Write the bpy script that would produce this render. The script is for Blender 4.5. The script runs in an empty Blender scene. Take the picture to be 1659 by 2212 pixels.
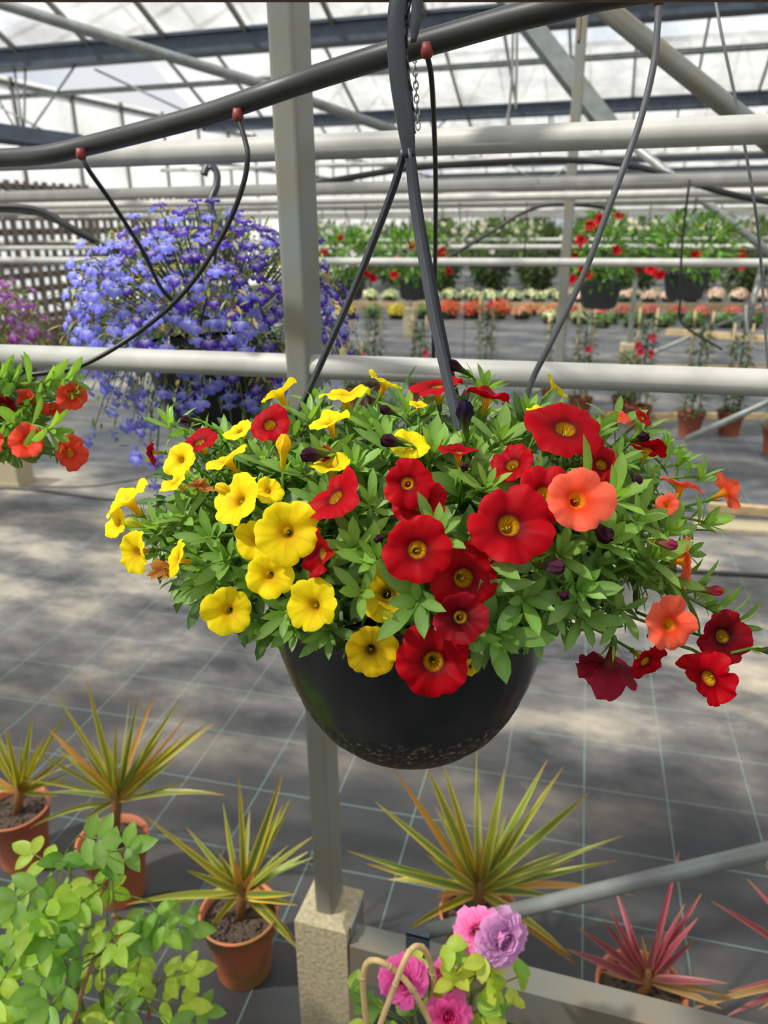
import bpy, math, random
from mathutils import Vector, Matrix

random.seed(7)
SC = bpy.context.scene
COL = SC.collection
V = Vector
PI = math.pi

# ------------------------------------------------------------------ camera
W, H, F = 1659.0, 2212.0, 1660.0
YAW, PITCH, ROLL = math.radians(17.0), math.radians(20.6), 0.0107
CAM = V((0, 0, 1.58))
FH = V((-math.sin(YAW), math.cos(YAW), 0))             # horizontal heading
R0 = V((math.cos(YAW), math.sin(YAW), 0))
FWD = FH * math.cos(PITCH) - V((0, 0, 1)) * math.sin(PITCH)
U0 = R0.cross(FWD)
RIGHT = R0 * math.cos(ROLL) - U0 * math.sin(ROLL)
UP = U0 * math.cos(ROLL) + R0 * math.sin(ROLL)
cam_d = bpy.data.cameras.new('camera')
cam = bpy.data.objects.new('camera', cam_d)
COL.objects.link(cam)
M = Matrix((RIGHT, UP, -FWD)).transposed().to_4x4()
M.translation = CAM
cam.matrix_world = M
cam_d.sensor_fit = 'AUTO'
cam_d.sensor_width = 36.0
cam_d.lens = F / H * 36.0
cam_d.clip_start = 0.02
cam_d.clip_end = 300
cam_d.dof.use_dof = True
cam_d.dof.focus_distance = 0.60
cam_d.dof.aperture_fstop = 8.2
SC.camera = cam

# ------------------------------------------------------------------ world, sun, exposure
SKY_STRENGTH = .70
SUN_STRENGTH = 7.6
SUN_FROM = V((-0.52, -0.36, 0.80))
EXPOSURE = 0.32
wd = bpy.data.worlds.new('sky')
SC.world = wd
wd.use_nodes = True
nt = wd.node_tree
nt.nodes.clear()
out = nt.nodes.new('ShaderNodeOutputWorld')
bg = nt.nodes.new('ShaderNodeBackground')
tc = nt.nodes.new('ShaderNodeTexCoord')
nz = nt.nodes.new('ShaderNodeTexNoise')
nz.inputs['Scale'].default_value = 2.6
nz.inputs['Detail'].default_value = 5
rp = nt.nodes.new('ShaderNodeValToRGB')
rp.color_ramp.elements[0].position = 0.36
rp.color_ramp.elements[0].color = (0.50, 0.66, 0.90, 1)
rp.color_ramp.elements[1].position = 0.52
rp.color_ramp.elements[1].color = (0.96, 0.97, 1.0, 1)
nt.links.new(tc.outputs['Generated'], nz.inputs['Vector'])
nt.links.new(nz.outputs['Fac'], rp.inputs['Fac'])
nt.links.new(rp.outputs['Color'], bg.inputs['Color'])
bg.inputs['Strength'].default_value = SKY_STRENGTH
nt.links.new(bg.outputs[0], out.inputs[0])
sd = bpy.data.lights.new('sun', 'SUN')
sd.energy = SUN_STRENGTH
sd.angle = math.radians(2.5)
sd.color = (1.0, 0.95, 0.86)
sun = bpy.data.objects.new('sun', sd)
COL.objects.link(sun)
sun.location = (0, 0, 20)
sun.rotation_euler = SUN_FROM.to_track_quat('Z', 'Y').to_euler()
SC.view_settings.view_transform = 'Standard'
SC.view_settings.look = 'None'
SC.view_settings.gamma = 1.0
SC.view_settings.use_curve_mapping = False
SC.view_settings.exposure = EXPOSURE
try:
    SC.cycles.max_bounces = 8
    SC.cycles.transparent_max_bounces = 16
    SC.cycles.use_denoising = True
    SC.cycles.sample_clamp_indirect = 6
except Exception:
    pass


# ------------------------------------------------------------------ measuring helpers
def ray(px, py):
    return FWD + RIGHT * ((px - 829.5) / F) - UP * ((py - 1106.0) / F)

def at_t(px, py, t):
    return CAM + ray(px, py) * t

def at_z(px, py, z):
    d = ray(px, py)
    return CAM + d * ((z - CAM.z) / d.z)

def at_y(px, py, y):
    d = ray(px, py)
    return CAM + d * (y / d.y)

def at_d(px, py, dist):
    d = ray(px, py)
    return CAM + d * (dist / d.dot(FH))

def cdir(r, u, n):
    return (RIGHT * r + UP * u - FWD * n).normalized()

def rnd(a, b):
    return random.uniform(a, b)

def S(r, g, b, k=1.0):
    def f(c):
        c = c / 255.0
        return (c / 12.92 if c <= 0.04045 else ((c + 0.055) / 1.055) ** 2.4) * k
    return (f(r), f(g), f(b))

def jit(c, a=0.15):
    k = 1 + rnd(-a, a)
    return (c[0] * k * (1 + rnd(-a, a) * .5), c[1] * k, c[2] * k * (1 + rnd(-a, a) * .5))

def mix(a, b, t):
    t = max(0, min(1, t))
    return tuple(a[i] * (1 - t) + b[i] * t for i in range(3))


# ------------------------------------------------------------------ mesh builder
class MB:
    def __init__(s):
        s.v, s.f, s.c = [], [], []

    def add(s, vs, fs, col=(1, 1, 1)):
        b = len(s.v)
        s.v += [tuple(p) for p in vs]
        s.f += [tuple(b + i for i in q) for q in fs]
        if col and isinstance(col[0], (tuple, list)):
            s.c += list(col)
        else:
            s.c += [col] * len(vs)

    def tube(s, pts, r, n=8, col=(1, 1, 1), caps=True):
        pts = [V(p) for p in pts]
        m = len(pts)
        rs = r if isinstance(r, (list, tuple)) else [r] * m
        vs, fs = [], []
        t0 = (pts[1] - pts[0]).normalized()
        a = t0.orthogonal().normalized()
        for i in range(m):
            t = (pts[min(i + 1, m - 1)] - pts[max(i - 1, 0)])
            t = t.normalized() if t.length > 1e-9 else t0
            a = (a - t * a.dot(t))
            a = a.normalized() if a.length > 1e-6 else t.orthogonal().normalized()
            b = t.cross(a)
            for k in range(n):
                w = 2 * PI * k / n
                vs.append(pts[i] + (a * math.cos(w) + b * math.sin(w)) * rs[i])
        for i in range(m - 1):
            for k in range(n):
                k2 = (k + 1) % n
                fs.append((i * n + k, i * n + k2, (i + 1) * n + k2, (i + 1) * n + k))
        if caps:
            fs.append(tuple(range(n - 1, -1, -1)))
            fs.append(tuple((m - 1) * n + k for k in range(n)))
        s.add(vs, fs, col)

    def strap(s, pts, w, d, axis, col=(1, 1, 1)):
        pts = [V(p) for p in pts]
        m = len(pts)
        ws = w if isinstance(w, (list, tuple)) else [w] * m
        vs, fs = [], []
        for i in range(m):
            t = (pts[min(i + 1, m - 1)] - pts[max(i - 1, 0)]).normalized()
            e = t.cross(axis).normalized()
            g = e.cross(t).normalized()
            for (p, q) in ((1, 1), (-1, 1), (-1, -1), (1, -1)):
                vs.append(pts[i] + e * (ws[i] / 2 * p) + g * (d / 2 * q))
        for i in range(m - 1):
            for k in range(4):
                k2 = (k + 1) % 4
                fs.append((i * 4 + k, i * 4 + k2, i * 4 + 4 + k2, i * 4 + 4 + k))
        fs.append((3, 2, 1, 0))
        fs.append(tuple((m - 1) * 4 + k for k in range(4)))
        s.add(vs, fs, col)

    def bar(s, p0, p1, w, d, axis=V((0, 0, 1)), col=(1, 1, 1)):
        s.strap([p0, p1], w, d, axis, col)

    def box(s, lo, hi, col=(1, 1, 1)):
        x0, y0, z0 = lo
        x1, y1, z1 = hi
        s.add([(x0, y0, z0), (x1, y0, z0), (x1, y1, z0), (x0, y1, z0), (x0, y0, z1), (x1, y0, z1), (x1, y1, z1), (x0, y1, z1)],
              [(3, 2, 1, 0), (4, 5, 6, 7), (0, 1, 5, 4), (1, 2, 6, 5), (2, 3, 7, 6), (3, 0, 4, 7)], col)

    def lathe(s, prof, n, o=V((0, 0, 0)), axis=V((0, 0, 1)), col=(1, 1, 1), closed=True):
        a = axis.orthogonal().normalized()
        b = axis.cross(a)
        vs, fs = [], []
        for (r, z) in prof:
            for k in range(n):
                w = 2 * PI * k / n
                vs.append(o + axis * z + (a * math.cos(w) + b * math.sin(w)) * r)
        m = len(prof)
        for i in range(m - 1):
            for k in range(n):
                k2 = (k + 1) % n
                fs.append((i * n + k, i * n + k2, (i + 1) * n + k2, (i + 1) * n + k))
        if closed:
            fs.append(tuple(range(n - 1, -1, -1)))
            fs.append(tuple((m - 1) * n + k for k in range(n)))
        s.add(vs, fs, col)

    def build(s, name, mat, parent=None, origin=None, smooth=True):
        o = V(origin) if origin is not None else (root_loc(parent) if parent else V((0, 0, 0)))
        me = bpy.data.meshes.new(name)
        me.from_pydata([(p[0] - o.x, p[1] - o.y, p[2] - o.z) for p in s.v], [], s.f)
        at = me.color_attributes.new('Col', 'FLOAT_COLOR', 'POINT')
        flat = []
        for c in s.c:
            flat += [c[0], c[1], c[2], 1.0]
        at.data.foreach_set('color', flat)
        if smooth:
            me.polygons.foreach_set('use_smooth', [True] * len(me.polygons))
        me.materials.append(mat)
        me.update()
        ob = bpy.data.objects.new(name, me)
        COL.objects.link(ob)
        if parent:
            ob.parent = parent
        else:
            ob.location = o
        return ob


def root_loc(o):
    p = V(o.location)
    while o.parent:
        o = o.parent
        p = p + V(o.location)
    return p

def tag(o, label, cat, group=None, kind=None):
    o['label'] = label
    o['category'] = cat
    if group:
        o['group'] = group
    if kind:
        o['kind'] = kind
    return o

def thing(name, loc, label, cat, group=None):
    o = bpy.data.objects.new(name, None)
    o.empty_display_size = 0.05
    COL.objects.link(o)
    o.location = loc
    return tag(o, label, cat, group)

def struct(o):
    o['kind'] = 'structure'
    return o

def dup(o, loc=None, rz=None, label=None, group=None, scale=None):
    def cp(src, par):
        c = src.copy()
        COL.objects.link(c)
        c.parent = par
        for ch in list(src.children):
            cp(ch, c)
        return c
    r = cp(o, None)
    if loc is not None:
        r.location = loc
    if rz is not None:
        r.rotation_euler = (0, 0, rz)
    if scale:
        r.scale = (scale, scale, scale)
    if label:
        r['label'] = label
    if group:
        r['group'] = group
    return r

def smooth_path(pts, n=6):
    pts = [V(p) for p in pts]
    P = [pts[0] * 2 - pts[1]] + pts + [pts[-1] * 2 - pts[-2]]
    out = []
    for i in range(1, len(P) - 2):
        for k in range(n):
            t = k / n
            a, b, c, d = P[i - 1], P[i], P[i + 1], P[i + 2]
            out.append(0.5 * ((2 * b) + (c - a) * t + (2 * a - 5 * b + 4 * c - d) * t * t + (-a + 3 * b - 3 * c + d) * t ** 3))
    out.append(pts[-1])
    return out


# ------------------------------------------------------------------ materials
def mat(name, col=(.8, .8, .8), rough=.5, metal=0.0, attr=False, transl=0.0, tcol=None, noise=None, bump=None, spec=None, col2=None):
    m = bpy.data.materials.new(name)
    m.use_nodes = True
    n = m.node_tree
    n.nodes.clear()
    o = n.nodes.new('ShaderNodeOutputMaterial')
    b = n.nodes.new('ShaderNodeBsdfPrincipled')
    b.inputs['Roughness'].default_value = rough
    b.inputs['Metallic'].default_value = metal
    if spec is not None:
        b.inputs['Specular IOR Level'].default_value = spec
    src = None
    if attr:
        a = n.nodes.new('ShaderNodeVertexColor')
        a.layer_name = 'Col'
        src = a.outputs['Color']
    else:
        rgb = n.nodes.new('ShaderNodeRGB')
        rgb.outputs[0].default_value = (*col, 1)
        src = rgb.outputs[0]
    if noise:
        sc, lo, hi = noise[:3]
        t = n.nodes.new('ShaderNodeTexCoord')
        x = n.nodes.new('ShaderNodeTexNoise')
        x.inputs['Scale'].default_value = sc
        x.inputs['Detail'].default_value = 4
        n.links.new(t.outputs['Object'], x.inputs['Vector'])
        mr = n.nodes.new('ShaderNodeMapRange')
        mr.inputs['From Min'].default_value = .3
        mr.inputs['From Max'].default_value = .7
        mr.inputs['To Min'].default_value = lo
        mr.inputs['To Max'].default_value = hi
        n.links.new(x.outputs['Fac'], mr.inputs['Value'])
        mm = n.nodes.new('ShaderNodeMix')
        mm.data_type = 'RGBA'
        if col2:
            n.links.new(mr.outputs[0], mm.inputs['Factor'])
            n.links.new(src, mm.inputs['A'])
            mm.inputs['B'].default_value = (*col2, 1)
        else:
            mm.blend_type = 'MULTIPLY'
            mm.inputs['Factor'].default_value = 1
            n.links.new(src, mm.inputs['A'])
            n.links.new(mr.outputs[0], mm.inputs['B'])
        src = mm.outputs['Result']
        if bump:
            bp = n.nodes.new('ShaderNodeBump')
            bp.inputs['Strength'].default_value = bump
            bp.inputs['Distance'].default_value = .005
            n.links.new(x.outputs['Fac'], bp.inputs['Height'])
            n.links.new(bp.outputs[0], b.inputs['Normal'])
    n.links.new(src, b.inputs['Base Color'])
    if transl > 0:
        tr = n.nodes.new('ShaderNodeBsdfTranslucent')
        if tcol:
            mm = n.nodes.new('ShaderNodeMix')
            mm.data_type = 'RGBA'
            mm.blend_type = 'MULTIPLY'
            mm.inputs['Factor'].default_value = 1
            n.links.new(src, mm.inputs['A'])
            mm.inputs['B'].default_value = (*tcol, 1)
            n.links.new(mm.outputs['Result'], tr.inputs['Color'])
        else:
            n.links.new(src, tr.inputs['Color'])
        ms = n.nodes.new('ShaderNodeMixShader')
        ms.inputs[0].default_value = transl
        n.links.new(b.outputs[0], ms.inputs[1])
        n.links.new(tr.outputs[0], ms.inputs[2])
        n.links.new(ms.outputs[0], o.inputs[0])
    else:
        n.links.new(b.outputs[0], o.inputs[0])
    return m

LEAF = mat('leaf', attr=True, rough=.45, transl=.42, tcol=(1.5, 1.45, .7), noise=(60, .88, 1.12))
PETAL = mat('petal', attr=True, rough=.55, transl=.40, tcol=(1.1, 1.1, 1.0), noise=(90, .93, 1.06), spec=.12)
STEM = mat('stem', attr=True, rough=.6)
SPIKE = mat('sword_leaf', attr=True, rough=.45, transl=.25, tcol=(1.3, 1.2, .8))
BLACKP = mat('black_plastic', S(26, 32, 34), .28, noise=(25, .7, 1.2))
GREYP = mat('grey_plastic', S(62, 66, 74), .38, noise=(80, .88, 1.1))
HOSE = mat('black_hose', S(48, 49, 50), .42, noise=(14, .75, 1.25))
TUBE = mat('thin_tube', S(30, 31, 33), .45)
TUBEG = mat('grey_tube', S(84, 86, 90), .4)
REDP = mat('red_cap', S(122, 40, 36), .5)
PAINT = mat('painted_pipe', S(178, 178, 173), .5, noise=(18, .82, 1.06))
GALV = mat('galvanised', S(140, 146, 144), .42, metal=.35, noise=(16, .70, 1.12), bump=.05)
GALVY = mat('galvanised_stained', S(128, 136, 136), .45, metal=.25, noise=(11, .0, .75), col2=S(134, 124, 98))
GUTTER = mat('gutter_metal', S(66, 76, 90), .5, metal=.2, noise=(9, .7, 1.15))
BARM = mat('glazing_bar', S(120, 118, 114), .55, noise=(20, .6, 1.1))
CONC = mat('concrete', S(176, 164, 134), .9, noise=(120, .7, 1.12), bump=.5)
TERRA = mat('terracotta', S(190, 108, 72), .6, noise=(10, .72, 1.1))
TERRAG = mat('terracotta_algae', S(190, 108, 72), .6, noise=(14, -.4, .95), col2=S(110, 100, 45))
SOIL = mat('soil', S(72, 60, 50), .95, noise=(160, .45, 1.7), bump=1.0)
WOOD = mat('timber', S(190, 165, 125), .7, noise=(12, .75, 1.1))
OLDWOOD = mat('old_timber', S(122, 110, 100), .8, noise=(9, .6, 1.2))
CANE = mat('cane', S(206, 176, 124), .5, noise=(40, .85, 1.1))
CANED = mat('brown_cane', S(150, 112, 76), .55, noise=(40, .8, 1.1))
RUST = mat('rusty_steel', S(104, 84, 72), .7, noise=(60, .6, 1.2))
WIRE = mat('wire', S(110, 112, 114), .45, metal=.3)

# bowl of the basket: glossy black above, dusty brown-speckled below
def bowl_mat():
    m = bpy.data.materials.new('bowl_plastic')
    m.use_nodes = True
    n = m.node_tree
    b = n.nodes['Principled BSDF']
    t = n.nodes.new('ShaderNodeTexCoord')
    sx = n.nodes.new('ShaderNodeSeparateXYZ')
    n.links.new(t.outputs['Object'], sx.inputs[0])
    x = n.nodes.new('ShaderNodeTexNoise'); x.inputs['Scale'].default_value = 26; x.inputs['Detail'].default_value = 8
    x.inputs['Roughness'].default_value = .7
    n.links.new(t.outputs['Object'], x.inputs['Vector'])
    fine = n.nodes.new('ShaderNodeTexNoise'); fine.inputs['Scale'].default_value = 190; fine.inputs['Detail'].default_value = 3
    n.links.new(t.outputs['Object'], fine.inputs['Vector'])
    # dirt band below the water line
    mr = n.nodes.new('ShaderNodeMapRange')
    mr.inputs['From Min'].default_value = .066; mr.inputs['From Max'].default_value = .056
    n.links.new(sx.outputs['Z'], mr.inputs['Value'])
    m2 = n.nodes.new('ShaderNodeMapRange'); m2.inputs['From Min'].default_value = .52; m2.inputs['From Max'].default_value = .72
    n.links.new(fine.outputs['Fac'], m2.inputs['Value'])
    mu = n.nodes.new('ShaderNodeMath'); mu.operation = 'MULTIPLY'
    n.links.new(mr.outputs[0], mu.inputs[0]); n.links.new(m2.outputs[0], mu.inputs[1])
    base = n.nodes.new('ShaderNodeMix'); base.data_type = 'RGBA'
    base.inputs['A'].default_value = (*S(12, 17, 19), 1); base.inputs['B'].default_value = (*S(24, 28, 25), 1)
    n.links.new(x.outputs['Fac'], base.inputs['Factor'])
    c = n.nodes.new('ShaderNodeMix'); c.data_type = 'RGBA'
    c.inputs['B'].default_value = (*S(120, 105, 78), 1)
    n.links.new(mu.outputs[0], c.inputs['Factor']); n.links.new(base.outputs['Result'], c.inputs['A'])
    n.links.new(c.outputs['Result'], b.inputs['Base Color'])
    r = n.nodes.new('ShaderNodeMapRange'); r.inputs['To Min'].default_value = .22; r.inputs['To Max'].default_value = .6
    n.links.new(mr.outputs[0], r.inputs['Value'])
    n.links.new(r.outputs[0], b.inputs['Roughness'])
    return m
BOWL = bowl_mat()

# woven ground cover: black weave, pale dust in patches, thin teal marker threads in a square grid
def floor_mat():
    m = bpy.data.materials.new('ground_cover_fabric')
    m.use_nodes = True
    n = m.node_tree
    b = n.nodes['Principled BSDF']
    b.inputs['Roughness'].default_value = .62
    t = n.nodes.new('ShaderNodeTexCoord')
    mp = n.nodes.new('ShaderNodeMapping')
    mp.inputs['Rotation'].default_value = (0, 0, math.radians(-2.7))
    n.links.new(t.outputs['Object'], mp.inputs['Vector'])
    sx = n.nodes.new('ShaderNodeSeparateXYZ')
    n.links.new(mp.outputs[0], sx.inputs[0])
    def line(sock, period, width, off=0.0):
        a = n.nodes.new('ShaderNodeMath'); a.operation = 'ADD'; a.inputs[1].default_value = 100 + off
        n.links.new(sock, a.inputs[0])
        md = n.nodes.new('ShaderNodeMath'); md.operation = 'MODULO'; md.inputs[1].default_value = period
        n.links.new(a.outputs[0], md.inputs[0])
        lt = n.nodes.new('ShaderNodeMath'); lt.operation = 'LESS_THAN'; lt.inputs[1].default_value = width
        n.links.new(md.outputs[0], lt.inputs[0])
        return lt.outputs[0]
    lx = line(sx.outputs['X'], .235, .0035)
    ly = line(sx.outputs['Y'], .235, .0035, .05)
    mx = n.nodes.new('ShaderNodeMath'); mx.operation = 'MAXIMUM'
    n.links.new(lx, mx.inputs[0]); n.links.new(ly, mx.inputs[1])
    d1 = n.nodes.new('ShaderNodeTexNoise'); d1.inputs['Scale'].default_value = 1.6; d1.inputs['Detail'].default_value = 7
    d1.inputs['Roughness'].default_value = .62
    mp2 = n.nodes.new('ShaderNodeMapping'); mp2.inputs['Scale'].default_value = (.75, 1.3, 1)
    n.links.new(t.outputs['Object'], mp2.inputs['Vector']); n.links.new(mp2.outputs[0], d1.inputs['Vector'])
    rr = n.nodes.new('ShaderNodeValToRGB')
    e = rr.color_ramp.elements
    e[0].position = .38; e[0].color = (*S(50, 52, 56), 1)
    e[1].position = .66; e[1].color = (*S(182, 170, 152), 1)
    k = e.new(.5); k.color = (*S(104, 102, 100), 1)
    n.links.new(d1.outputs['Fac'], rr.inputs['Fac'])
    # foreground shadow painted into the fabric colour: the nearest strip is darkened
    gx = n.nodes.new('ShaderNodeSeparateXYZ'); n.links.new(t.outputs['Object'], gx.inputs[0])
    d2 = n.nodes.new('ShaderNodeTexNoise'); d2.inputs['Scale'].default_value = 1.1; d2.inputs['Detail'].default_value = 3
    n.links.new(t.outputs['Object'], d2.inputs['Vector'])
    ad = n.nodes.new('ShaderNodeMath'); ad.operation = 'MULTIPLY_ADD'; ad.inputs[1].default_value = 1.4
    n.links.new(d2.outputs['Fac'], ad.inputs[0]); n.links.new(gx.outputs['Y'], ad.inputs[2])
    wr = n.nodes.new('ShaderNodeMapRange'); wr.inputs['From Min'].default_value = 2.35; wr.inputs['From Max'].default_value = 3.0
    wr.inputs['To Min'].default_value = .12; wr.inputs['To Max'].default_value = 1.0
    n.links.new(ad.outputs[0], wr.inputs['Value'])
    dk = n.nodes.new('ShaderNodeMix'); dk.data_type = 'RGBA'
    dk.inputs['A'].default_value = (*S(34, 36, 40), 1)
    n.links.new(wr.outputs[0], dk.inputs['Factor']); n.links.new(rr.outputs['Color'], dk.inputs['B'])
    fr_ = n.nodes.new('ShaderNodeMapRange'); fr_.inputs['From Min'].default_value = 4.1; fr_.inputs['From Max'].default_value = 5.6
    fr_.inputs['To Min'].default_value = 0; fr_.inputs['To Max'].default_value = .72
    n.links.new(ad.outputs[0], fr_.inputs['Value'])
    dk2 = n.nodes.new('ShaderNodeMix'); dk2.data_type = 'RGBA'
    dk2.inputs['B'].default_value = (*S(70, 75, 82), 1)
    n.links.new(fr_.outputs[0], dk2.inputs['Factor']); n.links.new(dk.outputs['Result'], dk2.inputs['A'])
    c = n.nodes.new('ShaderNodeMix'); c.data_type = 'RGBA'
    c.inputs['B'].default_value = (*S(138, 172, 164), 1)
    lf = n.nodes.new('ShaderNodeMath'); lf.operation = 'MULTIPLY'; lf.inputs[1].default_value = .36
    n.links.new(mx.outputs[0], lf.inputs[0]); n.links.new(lf.outputs[0], c.inputs['Factor'])
    n.links.new(dk2.outputs['Result'], c.inputs['A'])
    n.links.new(c.outputs['Result'], b.inputs['Base Color'])
    return m
FLOORM = floor_mat()

def glass_mat(name, clear, tint, scale):
    m = bpy.data.materials.new(name)
    m.use_nodes = True
    n = m.node_tree
    n.nodes.clear()
    o = n.nodes.new('ShaderNodeOutputMaterial')
    tr = n.nodes.new('ShaderNodeBsdfTransparent')
    tr.inputs[0].default_value = (*tint, 1)
    tl = n.nodes.new('ShaderNodeBsdfTranslucent')
    t = n.nodes.new('ShaderNodeTexCoord')
    x = n.nodes.new('ShaderNodeTexNoise'); x.inputs['Scale'].default_value = scale; x.inputs['Detail'].default_value = 8
    x.inputs['Roughness'].default_value = .65
    n.links.new(t.outputs['Object'], x.inputs['Vector'])
    rr = n.nodes.new('ShaderNodeValToRGB')
    rr.color_ramp.elements[0].position = .35; rr.color_ramp.elements[0].color = (.46, .46, .45, 1)
    rr.color_ramp.elements[1].position = .62; rr.color_ramp.elements[1].color = (.68, .68, .67, 1)
    n.links.new(x.outputs['Fac'], rr.inputs['Fac'])
    n.links.new(rr.outputs['Color'], tl.inputs['Color'])
    mr = n.nodes.new('ShaderNodeMapRange'); mr.inputs['From Min'].default_value = .3; mr.inputs['From Max'].default_value = .7
    mr.inputs['To Min'].default_value = 1 - clear - .12; mr.inputs['To Max'].default_value = 1 - clear + .12
    n.links.new(x.outputs['Fac'], mr.inputs['Value'])
    ms = n.nodes.new('ShaderNodeMixShader')
    n.links.new(mr.outputs[0], ms.inputs[0])
    n.links.new(tr.outputs[0], ms.inputs[1]); n.links.new(tl.outputs[0], ms.inputs[2])
    n.links.new(ms.outputs[0], o.inputs[0])
    return m
PANE = glass_mat('whitewashed_glass', .50, (.93, .95, .95), 1.3)
SIDEPANE = glass_mat('side_glass', .40, (.84, .88, .80), 1.0)

# ------------------------------------------------------------------ room shell
XL, XR, YB, YF = -7.8, 30.0, 78.0, -4.9
GZ = CAM.z + 1.80                      # gutter height
Y1 = at_z(830, 44, GZ).y
Y2 = at_z(830, 243, GZ).y
SP = Y2 - Y1
RISE = SP / 2 * math.tan(math.radians(24.4))
fb = MB()
fb.box((XL - .3, YF - 1, -.08), (XR + .3, YB + .3, 0))
struct(fb.build('floor', FLOORM, smooth=False))

roof = MB()
g0 = -2
NB = int((YB - Y1) / SP) + 1
gut_y = [Y1 + SP * k for k in range(g0, NB)]
for k, y in enumerate(gut_y):
    zr = GZ + RISE
    roof.add([(XL, y - SP / 2, zr), (XR, y - SP / 2, zr), (XR, y - .08, GZ), (XL, y - .08, GZ)], [(0, 1, 2, 3)])
    roof.add([(XL, y + .08, GZ), (XR, y + .08, GZ), (XR, y + SP / 2, zr), (XL, y + SP / 2, zr)], [(0, 1, 2, 3)])
roof_o = struct(roof.build('ceiling', PANE, smooth=False))
for k, y in enumerate(gut_y):
    far = y > 30
    bars = MB()
    step = .91 if not far else 1.82
    x = XL + .35
    while x < XR:
        for sgn in (-1, 1):
            bars.bar((x, y + sgn * .1, GZ - .02), (x, y + sgn * SP / 2, GZ + RISE - .03), .035, .05)
        x += step
    b_ = bars.build('glazing_bars', BARM, roof_o, origin=(0, 0, 0), smooth=False)
    b_['kind'] = 'structure'
    g = MB()
    g.box((XL, y - .12, GZ - .17), (XR, y + .12, GZ + .02))
    g.box((XL, y - .17, GZ - .01), (XR, y + .17, GZ + .02))
    struct(g.build('trim_%d' % (k + 1), GUTTER, smooth=False))
    rg = MB()
    rg.box((XL, y + SP / 2 - .04, GZ + RISE - .08), (XR, y + SP / 2 + .04, GZ + RISE))
    struct(rg.build('trim_%d' % (k + 40), GUTTER, smooth=False))

def glazed_wall(name, a, b, h, n, rail_z=(.5, 1.9)):
    a, b = V(a), V(b)
    g = MB()
    g.add([a, b, b + V((0, 0, h)), a + V((0, 0, h))], [(0, 1, 2, 3)])
    w = struct(g.build(name, SIDEPANE, smooth=False))
    m = MB()
    d = (b - a).normalized()
    nn = d.cross(V((0, 0, 1)))
    for i in range(n + 1):
        p = a.lerp(b, i / n)
        m.bar(p, p + V((0, 0, h)), .05, .06, nn)
    for z in rail_z:
        m.bar(a + V((0, 0, z)), b + V((0, 0, z)), .06, .06, nn)
    o = m.build('mullions', BARM, w, origin=(0, 0, 0), smooth=False)
    o['kind'] = 'structure'
    e = MB()
    e.box((min(a.x, b.x) - .03, min(a.y, b.y) - .03, 0), (max(a.x, b.x) + .03, max(a.y, b.y) + .03, .35))
    q = e.build('base_wall', CONC, w, origin=(0, 0, 0), smooth=False)
    q['kind'] = 'structure'
    return w
glazed_wall('wall_left', (XL, YF, 0), (XL, YB, 0), GZ, 70, (1.1, 1.95, 2.7, 3.3))
glazed_wall('wall_right', (XR, YF, 0), (XR, YB, 0), GZ, 70)
glazed_wall('wall_back', (XL, YB, 0), (XR, YB, 0), GZ + RISE, 40)
glazed_wall('wall_front', (XL, YF - .1, 0), (XR, YF - .1, 0), GZ + RISE, 40)

# ------------------------------------------------------------------ posts, pipes, braces
def pipe_x(y, z, r, name, label, m=PAINT, x0=XL + .1, x1=XR - 8, cat='pipe', dz=0.0):
    t = MB()
    t.tube([(x0, y, z), ((x0 + x1) / 2, y, z), (x1, y, z + dz)], r, 12)
    return tag(t.build(name, m, origin=(x0, y, z)), label, cat)

def make_post(x, y, top, label, w=.034, d=.060, foot=.42, fw=.10):
    t = thing('steel_post', (x, y, 0), label, 'post')
    f = MB()
    e = .012
    f.box((x - fw / 2, y - fw / 2, 0), (x + fw / 2, y + fw / 2, foot - e))
    f.add([(x - fw / 2, y - fw / 2, foot - e), (x + fw / 2, y - fw / 2, foot - e), (x + fw / 2, y + fw / 2, foot - e), (x - fw / 2, y + fw / 2, foot - e),
           (x - fw / 2 + e, y - fw / 2 + e, foot), (x + fw / 2 - e, y - fw / 2 + e, foot), (x + fw / 2 - e, y + fw / 2 - e, foot), (x - fw / 2 + e, y + fw / 2 - e, foot)],
          [(4, 5, 6, 7), (0, 1, 5, 4), (1, 2, 6, 5), (2, 3, 7, 6), (3, 0, 4, 7)])
    o = f.build('concrete_footing', CONC, t, smooth=False)
    o['label'] = 'tan concrete footing'
    c = MB()
    # rolled tube with rounded corners
    prof = []
    rr = .006
    for (cx, cy, a0) in ((w / 2 - rr, d / 2 - rr, 0), (-w / 2 + rr, d / 2 - rr, 90), (-w / 2 + rr, -d / 2 + rr, 180), (w / 2 - rr, -d / 2 + rr, 270)):
        for k in range(4):
            a = math.radians(a0 + k * 30)
            prof.append((cx + rr * math.cos(a), cy + rr * math.sin(a)))
    n = len(prof)
    vs = [(x + p[0], y + p[1], foot) for p in prof] + [(x + p[0], y + p[1], top) for p in prof]
    c.add(vs, [(i, (i + 1) % n, n + (i + 1) % n, n + i) for i in range(n)] + [tuple(range(n, 2 * n)), tuple(range(n - 1, -1, -1))])
    c.build('column', GALVY, t, smooth=False)
    return t

pb = at_d(712, 1945, 1.075)
PX, PY = pb.x, pb.y
post = make_post(PX, PY, GZ - .18, 'galvanised square post in a concrete footing, just behind the hanging basket', foot=pb.z)
bp = MB()
bp.box((PX + .05, PY - .035, .30), (PX + .054, PY + .035, .40))
bp.build('bracket_plate', GALV, post, smooth=False)
for zz in (.32, .37):
    q = MB(); q.lathe([(.008, 0), (.008, .006), (.004, .008)], 6, V((PX + .053, PY - .01, zz)), V((1, 0, 0)))
    q.build('bolt', GALV, post, smooth=False)

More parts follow.
